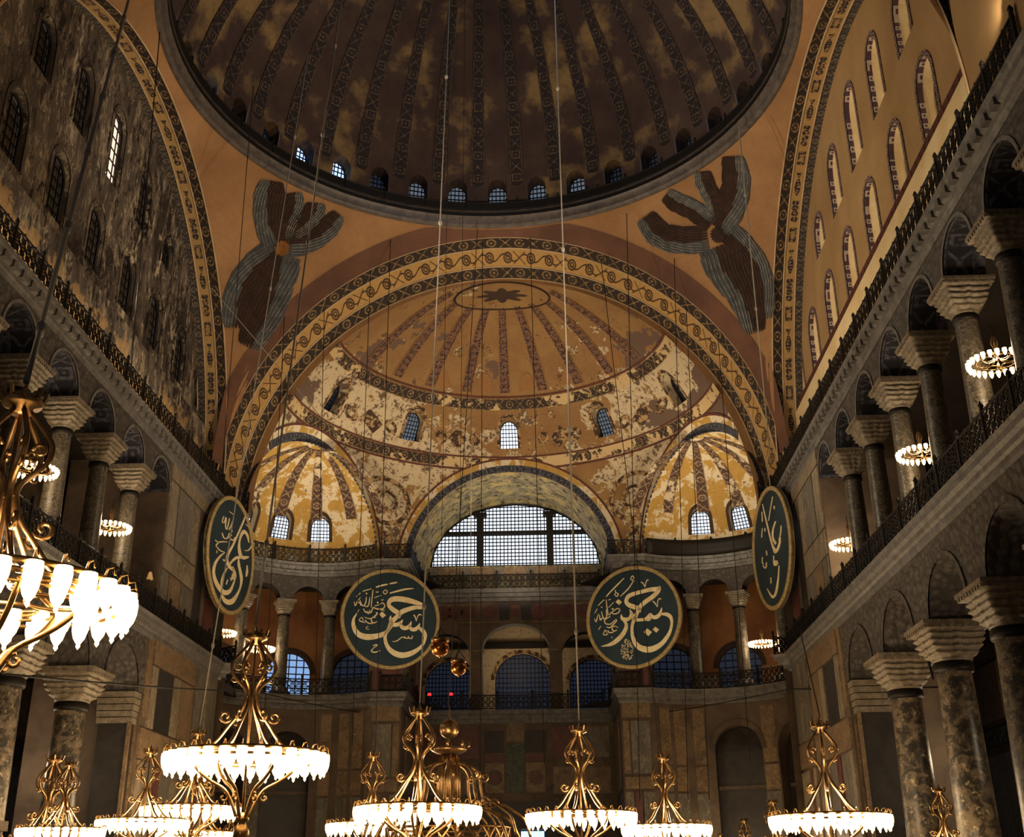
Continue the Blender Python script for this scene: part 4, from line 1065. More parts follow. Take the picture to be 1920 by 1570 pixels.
# ------------------------------------------------------------------ gilded roundels with calligraphy
def smooth_path(pts, n=5):
    if len(pts) < 3: return pts
    out = []; P = [pts[0]]+list(pts)+[pts[-1]]
    for i in range(1, len(P)-2):
        p0, p1, p2, p3 = [Vector(p) for p in P[i-1:i+3]]
        for k in range(n):
            t = k/n; out.append(tuple(.5*((2*p1)+(p2-p0)*t+(2*p0-5*p1+4*p2-p3)*t*t+(3*p1-p0-3*p2+p3)*t**3)))
    out.append(tuple(pts[-1])); return out
def roundel(name, loc, tdir, rad, strokes, dots, T, label, seal=None):
    """board, gilded rim and lettering; T maps drawn coordinates to unit-disc coordinates"""
    t = Vector((tdir[0], tdir[1], 0)).normalized(); u = Vector((0, 0, 1)); n = t.cross(u)       # n points to the viewer side
    root = empty(name, loc, label, 'roundel', 'calligraphy roundels on the piers')
    def P(a, b, d): return (t*a+u*b)*rad+n*d
    q = MB(); N = 64
    ring = [(math.cos(2*PI*i/N), math.sin(2*PI*i/N)) for i in range(N)]
    q.poly([P(a, b, 0) for a, b in ring]); q.poly([P(a, b, -.15) for a, b in ring][::-1])
    for (a, b), (c, d) in zip(ring, ring[1:]+ring[:1]): q.quad(P(a, b, 0), P(a, b, -.15), P(c, d, -.15), P(c, d, 0))
    q.build('board', M['disc'], root)
    q = MB(); q.grid(lambda a, b: (lambda r, h: P(r*math.cos(2*PI*a), r*math.sin(2*PI*a), h))(*((1.0, -.17), (1.0, .06), (.985, .10), (.945, .10), (.93, .05), (.93, -.01))[int(round(b*5))]), N, 5, smooth=False); q.build('gilded_rim', M['giltrim'], root)
    for st in strokes:
        sp = smooth_path([(x, y, w_*(.82 if w_ < 24 else 1.)) for x, y, w_ in st]); q = MB(); L = []; Rr = []
        for i, (x, y, w_) in enumerate(sp):
            x0, y0, _ = sp[max(0, i-1)]; x1, y1, _ = sp[min(len(sp)-1, i+1)]
            dx, dy = x1-x0, y1-y0; l = math.hypot(dx, dy) or 1
            # reed pen: the stroke keeps a slanted nib as well as its drawn width
            nx, ny = -dy/l, dx/l; h = w_/2
            L.append(T(x+nx*h, y+ny*h)); Rr.append(T(x-nx*h, y-ny*h))
        for i in range(len(sp)-1):
            a, b, c, d = L[i], L[i+1], Rr[i+1], Rr[i]
            q.quad(P(*a, .035), P(*b, .035), P(*c, .035), P(*d, .035)); q.quad(P(*a, 0), P(*b, 0), P(*b, .035), P(*a, .035)); q.quad(P(*d, .035), P(*c, .035), P(*c, 0), P(*d, 0))
        q.build('letter_stroke', M['gilt'], root)
    for (x, y, h) in dots:
        q = MB(); cs = [T(x-h, y-h*.15), T(x-h*.1, y-h), T(x+h, y+h*.1), T(x+h*.05, y+h)]
        q.poly([P(a, b, .035) for a, b in cs])
        for a, b in zip(cs, cs[1:]+cs[:1]): q.quad(P(*a, 0), P(*b, 0), P(*b, .035), P(*a, .035))
        q.build('diamond_dot', M['gilt'], root)
    if seal:
        q = MB(); rn = random.Random(3)
        x, y, a, b = seal
        for i in range(150):
            r = math.sqrt(rn.random()); th = 2*PI*rn.random(); yy = r*math.sin(th); xx = r*math.cos(th)*(1-.35*max(0, -yy))
            p = T(x+xx*a, y+yy*b); e = T(x+xx*a+rn.uniform(-12, 12), y+yy*b+rn.uniform(-8, 8)); q.bar(P(*p, .03), P(*e, .03), .05)
        tag(q.build('seal_lettering', M['gilt'], root), kind='stuff')
    q = MB()
    for a in (-.3, .3): q.bar(P(a, .93, -.1), P(a*.4, 1.12, -.35), .04)
    q.build('hanger', M['iron'], root)
    return root
arabic_small_L = [[(470,410,16),(462,530,16),(455,665,14)], [(430,520,12),(425,600,18),(405,655,18),(365,650,12)], [(385,515,12),(378,600,18),(350,650,16),(318,620,14),(300,570,12)], [(305,530,12),(265,590,16),(240,655,16),(222,600,10)],
 [(240,650,10),(285,600,14),(320,650,16)], [(330,440,14),(390,415,16),(450,395,12)], [(245,525,10),(275,495,10),(300,465,16)], [(490,525,10),(540,500,12),(590,480,10)], [(510,432,16),(530,440,12),(548,428,14)],
 [(640,700,10),(600,690,18),(530,680,22),(480,665,18),(470,700,18),(450,740,22),(380,735,20),(350,690,12)], [(500,640,12),(560,620,14),(610,590,16),(638,625,18),(620,670,20),(560,680,18)],
 [(520,735,14),(543,745,18),(510,785,22),(450,828,18),(370,810,8)], [(525,805,12),(480,812,16),(462,840,18),(490,885,22),(543,865,10)], [(480,895,18),(420,890,18),(378,850,14)], [(385,885,16),(350,880,18),(300,860,14),(335,815,12),(355,860,12)],
 [(440,700,14),(420,760,16),(400,720,12)]]
small_sin = [[(1030,1035,12),(1025,1075,18),(985,1072,14),(975,1045,12)], [(980,1075,16),(935,1075,16),(925,1050,12)], [(930,1078,16),(890,1065,14),(850,1100,18),(810,1128,16),(755,1136,8)]]
small_ha = [[(498,1212,14),(530,1195,18),(558,1200,14),(510,1240,12),(482,1285,18),(530,1300,20),(600,1272,10)]]
small_ain = [[(428,940,8),(402,950,10),(404,975,10),(438,978,8)]]
L_str = [
 [(1185,575,14),(1100,560,58),(960,528,76),(830,515,78),(740,530,74),(700,570,58),(697,620,52),(740,665,64),(800,705,68),(850,730,60)],
 [(1178,590,60),(1140,620,48),(1060,625,58),(960,660,62),(880,700,66),(840,745,56),(790,800,60),(745,855,66),(715,930,52),(680,1000,50),(600,1052,66),(480,1085,80),(380,1088,82),(290,1050,72),(230,950,54),(225,850,34),(262,770,20),(292,705,8)],
 [(852,735,48),(850,770,26),(848,800,6)], [(728,765,8),(722,810,34),(735,870,50)],
 [(720,890,50),(800,895,58),(860,865,46),(893,812,10)], [(862,860,20),(880,915,52),(930,935,56),(985,900,46),(1012,830,10)], [(985,895,26),(1010,940,50),(1060,945,54),(1105,910,46),(1128,852,10)],
 [(1115,915,30),(1170,955,58),(1205,1010,52),(1208,1070,34),(1180,1150,36),(1110,1230,52),(1000,1298,72),(880,1322,80),(770,1285,72),(690,1200,52),(658,1090,44),(675,1010,44),(730,925,50),(745,880,50)],
 [(508,368,20),(590,335,24),(670,312,22)], [(695,303,20),(750,288,24),(800,275,16)], [(702,442,20),(800,405,24),(930,365,24),(1032,348,14)],
 [(645,392,12),(668,425,16),(640,458,14),(612,430,14),(645,392,12)], [(1040,735,18),(1062,760,20),(1082,830,8)], [(1082,815,10),(1100,750,16),(1125,722,20),(1152,738,10)], [(585,540,10),(600,558,10)], [(600,558,8),(620,535,12)]]+arabic_small_L+small_sin+small_ha+small_ain
TL = lambda x, y: ((x-728)/680, (808-y)/722)
roundel('calligraphy_roundel', (-7.75, 30.45, 18.02), (math.cos(R(20)), math.sin(R(20))), 3.3, L_str, [(612, 762, 48), (542, 588, 16), (385, 468, 14)], TL, 'dark green roundel with gold calligraphy and gilded rim, left of the central arches')
def shift(st, f): return [[f(*p) for p in q] for q in st]
small_R = [[(392,488,12),(398,600,18),(412,722,16)], [(385,640,10),(388,740,18),(350,765,16),(330,700,14),(322,650,10)], [(330,745,14),(300,775,18),(292,700,12)], [(280,680,10),(260,730,16),(240,795,16),(220,745,10)],
 [(278,562,12),(320,520,12),(365,485,10)], [(225,668,8),(245,635,10),(262,605,14)], [(420,610,8),(455,575,12),(498,538,8)], [(425,500,14),(455,488,12)],
 [(445,690,12),(490,665,14),(540,638,16),(572,665,18),(545,705,20),(490,712,18),(450,690,14),(428,725,12)], [(440,740,14),(360,785,16),(375,840,18),(440,852,18),(500,805,16)],
 [(505,795,14),(522,812,16),(480,860,20),(420,905,18),(380,880,8)], [(540,920,10),(490,890,14),(455,915,16),(478,960,20),(522,950,10)], [(475,975,16),(420,975,18),(395,940,12)], [(400,985,14),(375,1000,16),(335,990,14),(362,930,12),(382,975,12)],
 [(268,915,8),(285,890,10),(302,865,14)], [(445,1030,8),(450,1065,8)]]
R_str = [
 [(1128,400,14),(1085,432,62),(1000,428,60),(900,438,54),(800,452,56),(710,475,58),(672,520,50),(668,570,52),(710,618,64),(780,655,64),(832,690,52),(848,740,8)],
 [(1118,412,40),(1095,470,56),(1020,535,62),(945,580,62),(880,625,60),(835,680,54),(795,755,50),(765,830,56)],
 [(730,700,8),(745,780,40),(755,830,56)], [(745,835,46),(830,845,42),(910,845,44),(950,810,40),(968,765,8)], [(900,850,20),(960,860,34),(985,800,8)], [(985,768,8),(1000,820,46),(1050,835,56),(1105,795,46),(1132,708,8)],
 [(1115,800,24),(1190,815,52),(1238,860,46),(1250,940,34),(1228,1040,36),(1180,1130,50),(1100,1220,62),(1000,1272,80),(900,1278,84),(800,1225,72),(742,1130,52),(722,1010,38),(732,900,40),(762,830,50)],
 [(705,672,8),(725,740,36),(700,800,44),(645,815,58),(598,790,44),(588,730,8)], [(620,830,30),(648,880,40),(640,950,52),(590,1030,60),(520,1095,64),(430,1145,48),(300,1160,8)],
 [(392,445,14),(450,385,22),(550,295,22),(650,205,14)], [(588,468,8),(640,425,16),(710,360,20),(770,275,12)], [(795,275,12),(755,255,12),(740,225,12),(768,190,14),(785,225,12),(760,250,10)],
 [(525,365,14),(528,400,12),(560,425,16),(540,462,14),(512,430,14),(535,400,10)], [(875,298,16),(905,325,18),(928,388,8)], [(928,380,8),(945,310,14),(965,280,14),(985,290,8)], [(1018,600,18),(1045,630,20),(1077,695,8)], [(1077,690,8),(1085,610,14),(1108,575,18),(1132,595,8)]]+small_R
TR = lambda x, y: ((x-747)/640, (788-y)/742)
roundel('calligraphy_roundel', (8.05, 30.4, 17.85), (math.cos(R(-27)), math.sin(R(-27))), 3.35, R_str, [(563, 548, 44), (932, 1035, 54), (1038, 1012, 42), (475, 637, 16), (325, 590, 12)], TR, 'dark green roundel with gold calligraphy and a pear-shaped gold seal, right of the central arches', (645, 1250, 85, 160))
SL = [[(445,165,6),(425,280,18),(385,460,20),(335,680,22),(295,820,24),(292,900,26),(330,960,44),(390,970,40)], [(525,500,8),(500,430,30),(455,400,40),(420,470,26),(408,580,22),(420,670,34),(460,745,46),(545,680,20)],
 [(460,745,34),(395,800,26),(350,880,22),(330,930,20)], [(425,790,10),(440,870,28),(485,990,34),(492,1100,22),(465,1230,24),(410,1360,50),(340,1400,60),(285,1350,20)],
 [(255,830,8),(205,920,20),(165,1040,24),(165,1160,30),(215,1260,52),(300,1310,60),(370,1250,34),(400,1140,20),(420,1020,10)], [(310,990,10),(280,1080,18),(262,1200,18),(275,1290,8)], [(360,940,30),(400,1000,34),(395,1060,34),(355,1105,20)], [(370,1120,8),(380,1020,16)],
 [(455,293,10),(510,308,16),(572,335,8)], [(480,638,8),(530,600,14),(568,510,16)], [(540,800,10),(548,880,24),(545,950,10)], [(330,1130,10),(320,1200,12)],
 [(302,330,8),(290,430,12),(265,530,10)], [(255,380,8),(250,470,12),(240,540,10),(222,500,10),(220,400,8)], [(210,400,8),(205,470,12),(180,490,10),(185,410,8)], [(240,298,8),(298,295,8)], [(350,560,12),(330,615,16),(290,610,12),(305,560,10)], [(275,560,8),(265,630,14),(225,665,14),(195,620,8)],
 [(265,685,12),(215,720,14),(170,760,14)], [(128,765,10),(165,770,12),(150,820,12),(200,845,14),(250,830,8)], [(165,870,8),(168,905,8)], [(300,500,14),(305,520,14)]]
TSL = lambda x, y: ((x-332-(y-808)*.04)/290, (808-y)/735)
roundel('calligraphy_roundel', (-15.0, 18.0, 18.95), (math.sin(R(7)), math.cos(R(7))), 3.3, SL, [(258, 930, 14)], TSL, 'narrow-looking roundel turned edge-on, hung on the left-hand west pier')
SRs = [[(175,200,5),(205,340,10),(245,520,13),(285,700,15),(320,820,22),(350,880,34),(380,830,24),(388,770,8)], [(330,545,16),(305,610,20),(308,700,18),(345,800,20)], [(290,240,5),(270,350,8),(252,460,5)], [(320,900,8),(325,960,14),(345,1000,40),(365,1040,20)],
 [(382,1060,8),(378,1180,14),(360,1310,26),(335,1350,26),(300,1300,14),(258,1200,6)], [(392,650,5),(390,730,12),(372,790,8)], [(170,280,6),(180,400,10)], [(180,470,6),(176,570,6)], [(210,500,8),(215,540,10)], [(235,770,10),(245,830,8)], [(200,900,8),(235,960,10),(240,900,8)], [(310,360,8),(315,400,10)], [(295,1110,8),(300,1180,10)], [(190,800,6),(192,860,8),(215,900,8)]]
TSR = lambda x, y: ((x-292-(y-790)*.12)/200, (790-y)/720)
roundel('calligraphy_roundel', (14.98, 18.3, 18.85), (math.sin(R(7)), -math.cos(R(7))), 3.4, SRs, [], TSR, 'narrow-looking roundel turned edge-on, hung on the right-hand west pier')
# ------------------------------------------------------------------ six-winged figures painted on the pendentives
def pz(phi, z): r = math.sqrt(max(.1, SR*SR-(z-ZS)**2)); return Vector((r*math.cos(R(phi)), DY+r*math.sin(R(phi)), z))
PC = Vector((0, DY, ZS))
def on_sphere(p, d): return PC+(p-PC).normalized()*(SR-d)
M['ridge'] = plaster('brown_feather_edge', '4c382c', '3a2a20', 2)
def seraph(wings, centre, label, paint):
    root = empty('winged_figure', (0, 0, 0), label, 'mural', 'winged figures on the pendentives')
    nn = 0
    for axis, hw0, hw1, side in wings:
        ax = [pz(*a) for a in axis]; ax = [Vector(p) for p in smooth_path([tuple(p) for p in ax], 8)]; n = len(ax)
        qs = {'feather': MB(), 'feather2': MB(), 'featheredge': MB(), 'ridge': MB()}
        def F(t, v):
            x = t*(n-1); i = min(n-2, max(0, int(x))); p = ax[i].lerp(ax[i+1], x-i); T = (ax[min(i+1, n-1)]-ax[max(i-1, 0)]).normalized()
            N = (PC-p).normalized(); S_ = T.cross(N); h = 1.3*(hw0+(hw1-hw0)*t); h *= (1-.25*(1-t)) if t > .1 else .75
            if t > .8: h *= 1-.9*(t-.8)*abs(v)
            return p+S_*(v*h)
        rows, cols = 8, 9
        for r in range(rows):
            for c in range(cols+(r % 2)):
                v = -1+2*(c+.5*(1-(r % 2)))/cols; t0 = r/rows*.92; t1 = min(1.06, t0+.30-.06*abs(v))
                edge = (v*side > .12)
                k = 'feather2' if edge else 'feather'; w_ = 1.05/cols
                hgt = .02+.05*(1-r/rows)
                pts = [(t0, v-w_*.7), (t0+(t1-t0)*.7, v-w_), (t1, v-w_*.2+.0), (t1, v+w_*.2), (t0+(t1-t0)*.7, v+w_), (t0, v+w_*.7)]
                P3 = [on_sphere(F(*p), hgt+(0 if i in (0, 5) else .03)) for i, p in enumerate(pts)]
                mid = [on_sphere(F(t0, v), hgt+.02), on_sphere(F(t1*1.0, v), hgt+.05)]
                qs[k].poly([P3[0], P3[1], P3[2], mid[1], mid[0]]); qs[k].poly([mid[0], mid[1], P3[3], P3[4], P3[5]])
                e = qs['featheredge']
                if True:
                    e = qs['featheredge'] if edge else qs['ridge']
                    a, b = on_sphere(F(t0+(t1-t0)*.4, v-w_*.9), hgt+.05), on_sphere(F(t1, v-w_*.2), hgt+.065); e.bar(a, b, .03)
                    a, b = on_sphere(F(t1, v-w_*.2), hgt+.065), on_sphere(F(t1, v+w_*.2), hgt+.065); e.bar(a, b, .035)
        base = qs['feather'].build('wing', M['feather'], root)
        tag(base, kind='stuff')
        tag(qs['feather2'].build('outer_feathers', M['feather2'], base), kind='stuff'); tag(qs['featheredge'].build('feather_edges', M['featheredge'], base), kind='stuff'); tag(qs['ridge'].build('brown_feather_edges', M['ridge'], base), kind='stuff')
    c = pz(*centre); N = (PC-c).normalized(); a = N.cross(Vector((0, 0, 1))).normalized(); b = N.cross(a)
    q = MB(); K = 16
    for i in range(K):
        t0, t1 = 2*PI*i/K, 2*PI*(i+1)/K; tm = (t0+t1)/2
        q.poly([c+N*.16, c+N*.13+(a*math.cos(t0)+b*math.sin(t0))*.38, c+N*.12+(a*math.cos(tm)+b*math.sin(tm))*.52, c+N*.13+(a*math.cos(t1)+b*math.sin(t1))*.38])
    q.build('star_cover', paint, root)
    return root
seraph([([(135.25,36.34),(139.29,37.15),(142.09,38.04),(143.26,38.62)],.95,.62,-1), ([(135.19,36.59),(136.19,37.4),(136.3,38.1),(137.61,38.6)],.6,.45,1), ([(134.6,36.9),(132.77,37.6),(131.66,38.2),(132.0,38.6)],.55,.5,1), ([(134.72,36.5),(130.73,37.0),(127.8,37.7),(126.32,38.45)],.85,.42,1),
        ([(135.78,36.05),(138.3,34.8),(138.96,33.44),(137.6,31.92)],.85,.8,1), ([(134.6,35.97),(134.0,34.64),(133.6,33.37),(134.6,31.2)],1.35,.7,-1)], (134.94, 36.25), 'six-winged feathered figure with a gold star face, on the left-hand pendentive', M['face'])
seraph([([(43.02,36.39),(38.06,37.01),(34.3,37.67),(31.63,38.5)],.85,.6,1), ([(42.44,36.7),(40.95,37.5),(40.51,38.3),(39.6,38.75)],.5,.45,-1), ([(43.93,36.7),(45.79,37.6),(48.4,38.2),(49.67,38.65)],.6,.42,1), ([(45.89,36.2),(50.75,36.6),(54.84,37.2),(56.27,38.1)],.75,.6,-1),
        ([(41.61,36.1),(40.0,34.9),(39.6,33.46),(41.8,31.69)],.75,.6,-1), ([(44.91,35.7),(45.07,34.48),(43.81,32.98),(44.04,31.13)],1.3,.6,1)], (43.63, 36.14), 'six-winged feathered figure with spread wings, on the right-hand pendentive', M['feather'])
# ------------------------------------------------------------------ chandeliers
def spiral(cx, cz, r, turns, start, n=12, out=1):
    return [(cx+out*(r*(1-.75*i/n))*math.cos(start+turns*2*PI*i/n), cz+(r*(1-.75*i/n))*math.sin(start+turns*2*PI*i/n)) for i in range(n+1)]
def rot(pts, az, c=(0, 0)): return [(c[0]+r*math.cos(az), c[1]+r*math.sin(az), z) for r, z in pts]
def shade_mesh():
    q = MB(); q.lathe([(.04, .13), (.12, .12), (.135, .02), (.125, -.12), (.09, -.24), (.03, -.33), (.035, -.37), (.0, -.42)], 10); me = q.build('glass_shade', M['bulb']); d = me.data; bpy.data.objects.remove(me); return d
SH = shade_mesh()
q = MB(); q.lathe([(.03, .1), (.085, .08), (.09, 0), (.06, -.12), (0, -.2)], 6); _o = q.build('small_shade', M['bulb']); SHS = _o.data; bpy.data.objects.remove(_o)
def make_chandelier():
    root = empty('chandelier')
    # main ring: two hoops with spokes and interlaced circles
    q = MB()
    for r, z, w_ in ((1.92, .12, .05), (1.92, -.04, .035), (1.45, .1, .04), (1.40, -.05, .03)):
        q.tube([(r*math.cos(2*PI*i/40), r*math.sin(2*PI*i/40), z) for i in range(40)], w_, 5, True)
    q.build('ring', M['brass'], root)
    for k in range(6):
        az = PI/3*k+PI/6; q = MB(); c = (.98*math.cos(az), .98*math.sin(az))
        q.tube([(c[0]+.46*math.cos(2*PI*i/16), c[1]+.46*math.sin(2*PI*i/16), .03) for i in range(16)], .035, 5, True); q.build('ring_loop', M['brass'], root)
    for k in range(6):
        az = PI/3*k; q = MB()
        q.tube(rot(smooth_path([(1.9, .08), (1.3, .12), (.85, .38), (.5, .85), (.22, 1.25), (.13, 1.6), (.2, 1.82)], 4), az), .05, 6)
        q.tube(rot(spiral(.62, 1.05, .17, 1.15, PI*1.1), az), .04, 5); q.build('upper_arm', M['brass'], root)
        q = MB(); q.tube(rot(smooth_path([(.12, 1.55), (.2, 1.8), (.5, 2.1), (.56, 2.4), (.36, 2.7), (.16, 2.95)], 4), az), .045, 6)
        q.tube(rot(spiral(.38, 2.32, .12, 1.1, 0, out=-1), az), .032, 5); q.tube(rot(spiral(.48, 2.02, .1, 1., PI), az), .028, 5); q.build('lyre_scroll', M['brass'], root)
        q = MB(); q.tube(rot(smooth_path([(1.42, .0), (1.15, -.32), (.85, -.55), (.5, -.75), (.3, -1.05), (.16, -1.4)], 4), az), .045, 6)
        q.tube(rot(spiral(.5, -.95, .12, 1., PI/2), az), .035, 5); q.build('lower_arm', M['brass'], root)
    q = MB(); q.lathe([(.0, 2.9), (.16, 2.92), (.18, 3.02), (.30, 3.06), (.33, 3.14), (.28, 3.2), (.12, 3.22), (.05, 3.3), (0, 3.5)], 14)
    for k in range(10):
        a = 2*PI*k/10; q.bar((.31*math.cos(a), .31*math.sin(a), 3.14), (.36*math.cos(a), .36*math.sin(a), 3.3), .05)
    q.build('crown', M['brass'], root)
    q = MB(); q.lathe([(.05, -1.3), (.16, -1.4), (.18, -1.5), (.08, -1.55), (.14, -1.62), (.2, -1.75), (.2, -1.88), (.12, -2.0), (0, -2.05)], 14); q.build('finial', M['brass'], root)
    q = MB(); q.tube([(0, 0, -1.4), (0, 0, 3.0)], .035, 5); q.build('stem', M['brass'], root)
    for (n, r, z) in ((30, 1.98, -.02), (20, 1.42, .0)):
        for i in range(n):
            a = 2*PI*i/n; o = mesh_ob('glass_shade', SH, root); o.location = (r*math.cos(a), r*math.sin(a), z)
    hk = MB()
    for i in range(30):
        a = 2*PI*i/30; hk.tube([(r*math.cos(a), r*math.sin(a), z) for r, z in ((1.9, .12), (1.95, .26), (2.06, .28), (2.08, .16))], .018, 4)
    tag(hk.build('shade_hooks', M['brass'], root), kind='stuff')
    reg(root); return root
proto = make_chandelier(); usedp = False
def place_ch(loc, sc, label, power=1., rz=0.):
    global usedp
    c = copy_tree(proto) if usedp else proto; usedp = True
    c.location = loc; c.scale = (sc, sc, sc); c.rotation_euler = (0, 0, rz)
    tag(c, label, 'chandelier', 'nave chandeliers')
    if power: light('POINT', 'chandelier_light', (loc[0], loc[1], loc[2]+.35*sc), CHW*power, WARM, .9*sc)
    return c
CHW = 820
place_ch((-4.28, -28.52, 5.11), .86, 'largest and nearest chandelier, cut by the left edge, its shade ring seen from below', .8, .2)
place_ch((-5.05, -12.6, 4.75), 1.0, 'lit chandelier with tall lyre stem and ball finial, below the left corner recess', 1, .3)
place_ch((-12.3, 6.5, 4.75), .98, 'lit chandelier ring half behind the ball finial of the lyre-stemmed one', .9, .1)
place_ch((-11.6, -1.1, 3.86), .76, 'flat lit chandelier ring overlapping the one behind it at lower left', .7, .4)
place_ch((-1.69, -3.6, 4.0), 1.0, 'central chandelier with bright ring beside the hanging brass globe', 1, .5)
place_ch((-5.6, 11.8, 4.3), .98, 'chandelier low behind the left side of the central one', .9)
place_ch((3.76, 2.5, 4.1), 1.0, 'chandelier with bright ring directly right of the doorway', 1, .25)
place_ch((7.8, 12.4, 4.1), .98, 'dimmer more distant chandelier between the doorway and the right niche', .9, .6)
place_ch((12.3, -.5, 3.75), 1.0, 'chandelier with bright ring before the right-hand west pier', 1, .35)
place_ch((-14.0, -3.5, 3.1), .85, 'lowest chandelier in the left corner, only stem and top of ring in view', .6, .1)
place_ch((-12.2, -6.5, 3.35), .62, 'small low chandelier next to the lower left corner one', .5, .2)
place_ch((-12.8, 9.5, 3.9), .86, 'chandelier stem rising right of the left pier columns', .3, .5)
for (x, y, z, sc, lb) in ((-14.2, 19.5, 2.8, .72, 'faint distant chandelier stem under the left corner niche'), (13.5, 26.6, 3.05, .66, 'tiny distant chandelier stem before the right niche'), (12.5, 29.7, 2.9, .5, 'tiniest distant chandelier stem at the foot of the right niche'),
                          (13.6, 17.5, 3.0, .8, 'distant chandelier stem beside the left edge of the pier-side bright ring'), (15.0, -4.2, 2.5, .6, 'small chandelier stem among the right-hand columns')):
    place_ch((x, y, z), sc, lb, .25)
# small ring chandeliers in the galleries
def make_small():
    root = empty('gallery_chandelier'); q = MB()
    for r, z in ((1.0, 0), (.72, .02)): q.tube([(r*math.cos(2*PI*i/32), r*math.sin(2*PI*i/32), z) for i in range(32)], .025, 4, True)
    q.build('ring', M['brass'], root)
    for k in range(6):
        az = PI/3*k; q = MB(); q.tube(rot(smooth_path([(1.0, 0), (.7, .1), (.4, -.05), (.12, .1), (.05, .5), (.12, .8), (.03, 1.1)], 4), az), .022, 4)
        q.tube([(.5*math.cos(az+.5)+.2*math.cos(2*PI*i/12), .5*math.sin(az+.5)+.2*math.sin(2*PI*i/12), 0) for i in range(12)], .02, 4, True); q.build('scroll_arm', M['brass'], root)
    q = MB(); q.tube([(0, 0, 0), (0, 0, 1.6)], .02, 4); q.lathe([(0, -.3), (.07, -.22), (.05, -.1), (0, 0)], 8); q.build('stem', M['brass'], root)
    for i in range(26):
        a = 2*PI*i/26; o = mesh_ob('glass_shade', SHS, root); o.location = (1.04*math.cos(a), 1.04*math.sin(a), 0)
    reg(root); return root
sp = make_small(); first = True
for (x, y, z, lb, pw) in ((16.5, -10.95, 16.2, 'ring lamp glowing in the gallery arch nearest the right edge', 1.), (16.5, -3.15, 16.2, 'ring lamp hanging in the middle arch of the right-hand upper gallery', 1.), (16.5, 8.05, 16.05, 'ring lamp beside the marble pier in the right-hand upper gallery', .8),
                          (-16.5, 4.6, 16.45, 'ring lamp between the last columns of the left-hand upper gallery', 1.), (-16.5, -3.2, 16.3, 'ring lamp half hidden by the near chandelier on the left', 1.), (-16.3, 31.0, 16.3, 'ring lamp in the left corner gallery above the lyre-stemmed chandelier', 1.),
                          (-18.3, 28.75, 16.9, 'ring lamp glimpsed through the railing behind the left-hand roundel', .5), (16.3, 31.0, 16.1, 'ring lamp in the right corner gallery beside the pier railing', 1.)):
    c = sp if first else copy_tree(sp); first = False; c.location = (x, y, z); c.scale = (.82, .82, .82); tag(c, lb, 'chandelier', 'gallery ring lamps')
    light('POINT', 'ring_lamp_light', (x, y, z+.1), 260*pw, WARM, .5)
# the great unlit brass chandelier in the middle, with its globe
root = empty('brass_chandelier', (-1.2, 2.0, 7.3), 'great unlit brass chandelier with crown and globe, hung behind the central bright ring', 'chandelier')
q = MB(); q.lathe([(0, .9), (.03, .6), (.05, .5), (.02, .42), (.05, .36)], 10); q.lathe([(.02+.36*math.sin(PI*i/12), .36*math.cos(PI*i/12)) for i in range(13)], 20); q.lathe([(.02, -.36), (.06, -.45), (.02, -.52)], 8); q.build('globe', M['brass'], root)
q = MB(); q.lathe([(.3, -.95), (.5, -.9), (.66, -.82), (.7, -.74), (.62, -.7), (.3, -.78)], 24)
for k in range(8):
    a = 2*PI*k/8; q.tube([((.68+.1*math.sin(t*3))*math.cos(a), (.68+.1*math.sin(t*3))*math.sin(a), -.72+.28*t) for t in (0, .3, .6, 1.)], [.05, .06, .05, .02], 5)
q.build('crown', M['brass'], root)
for k in range(8):
    a = 2*PI*k/8+.2; q = MB(); q.tube(rot(smooth_path([(.12, -1.0), (.35, -1.25), (.85, -1.4), (1.15, -1.7), (1.25, -2.3), (1.5, -2.9), (2.3, -3.3), (2.8, -4.2)], 4), a), .06, 6); q.tube(rot(spiral(1.35, -1.75, .2, 1.2, PI), a), .05, 5); q.build('arm', M['brass'], root)
    q = MB(); q.tube(rot([(.35, -1.0), (.4, -1.8), (.4, -2.9)], a), .05, 5); q.build('inner_rod', M['brass'], root)
    q = MB(); q.tube(rot(smooth_path([(1.4, -2.9), (2.0, -2.75), (2.5, -3.0), (2.9, -3.3), (3.1, -3.9)], 4), a), .055, 5); q.tube(rot(spiral(1.7, -2.72, .2, 1.1, 0), a), .045, 5); q.build('outer_scroll', M['brass'], root)
q = MB()
for r, z in ((2.3, -3.6), (2.3, -4.0)): q.tube([(r*math.cos(2*PI*i/40), r*math.sin(2*PI*i/40), z) for i in range(40)], .05, 5, True)
for i in range(48): 
    a, b = 2*PI*i/48, 2*PI*(i+1)/48; q.bar((2.3*math.cos(a), 2.3*math.sin(a), -3.6 if i % 2 else -4.0), (2.3*math.cos(b), 2.3*math.sin(b), -4.0 if i % 2 else -3.6), .05)
q.build('pierced_ring', M['brass'], root)
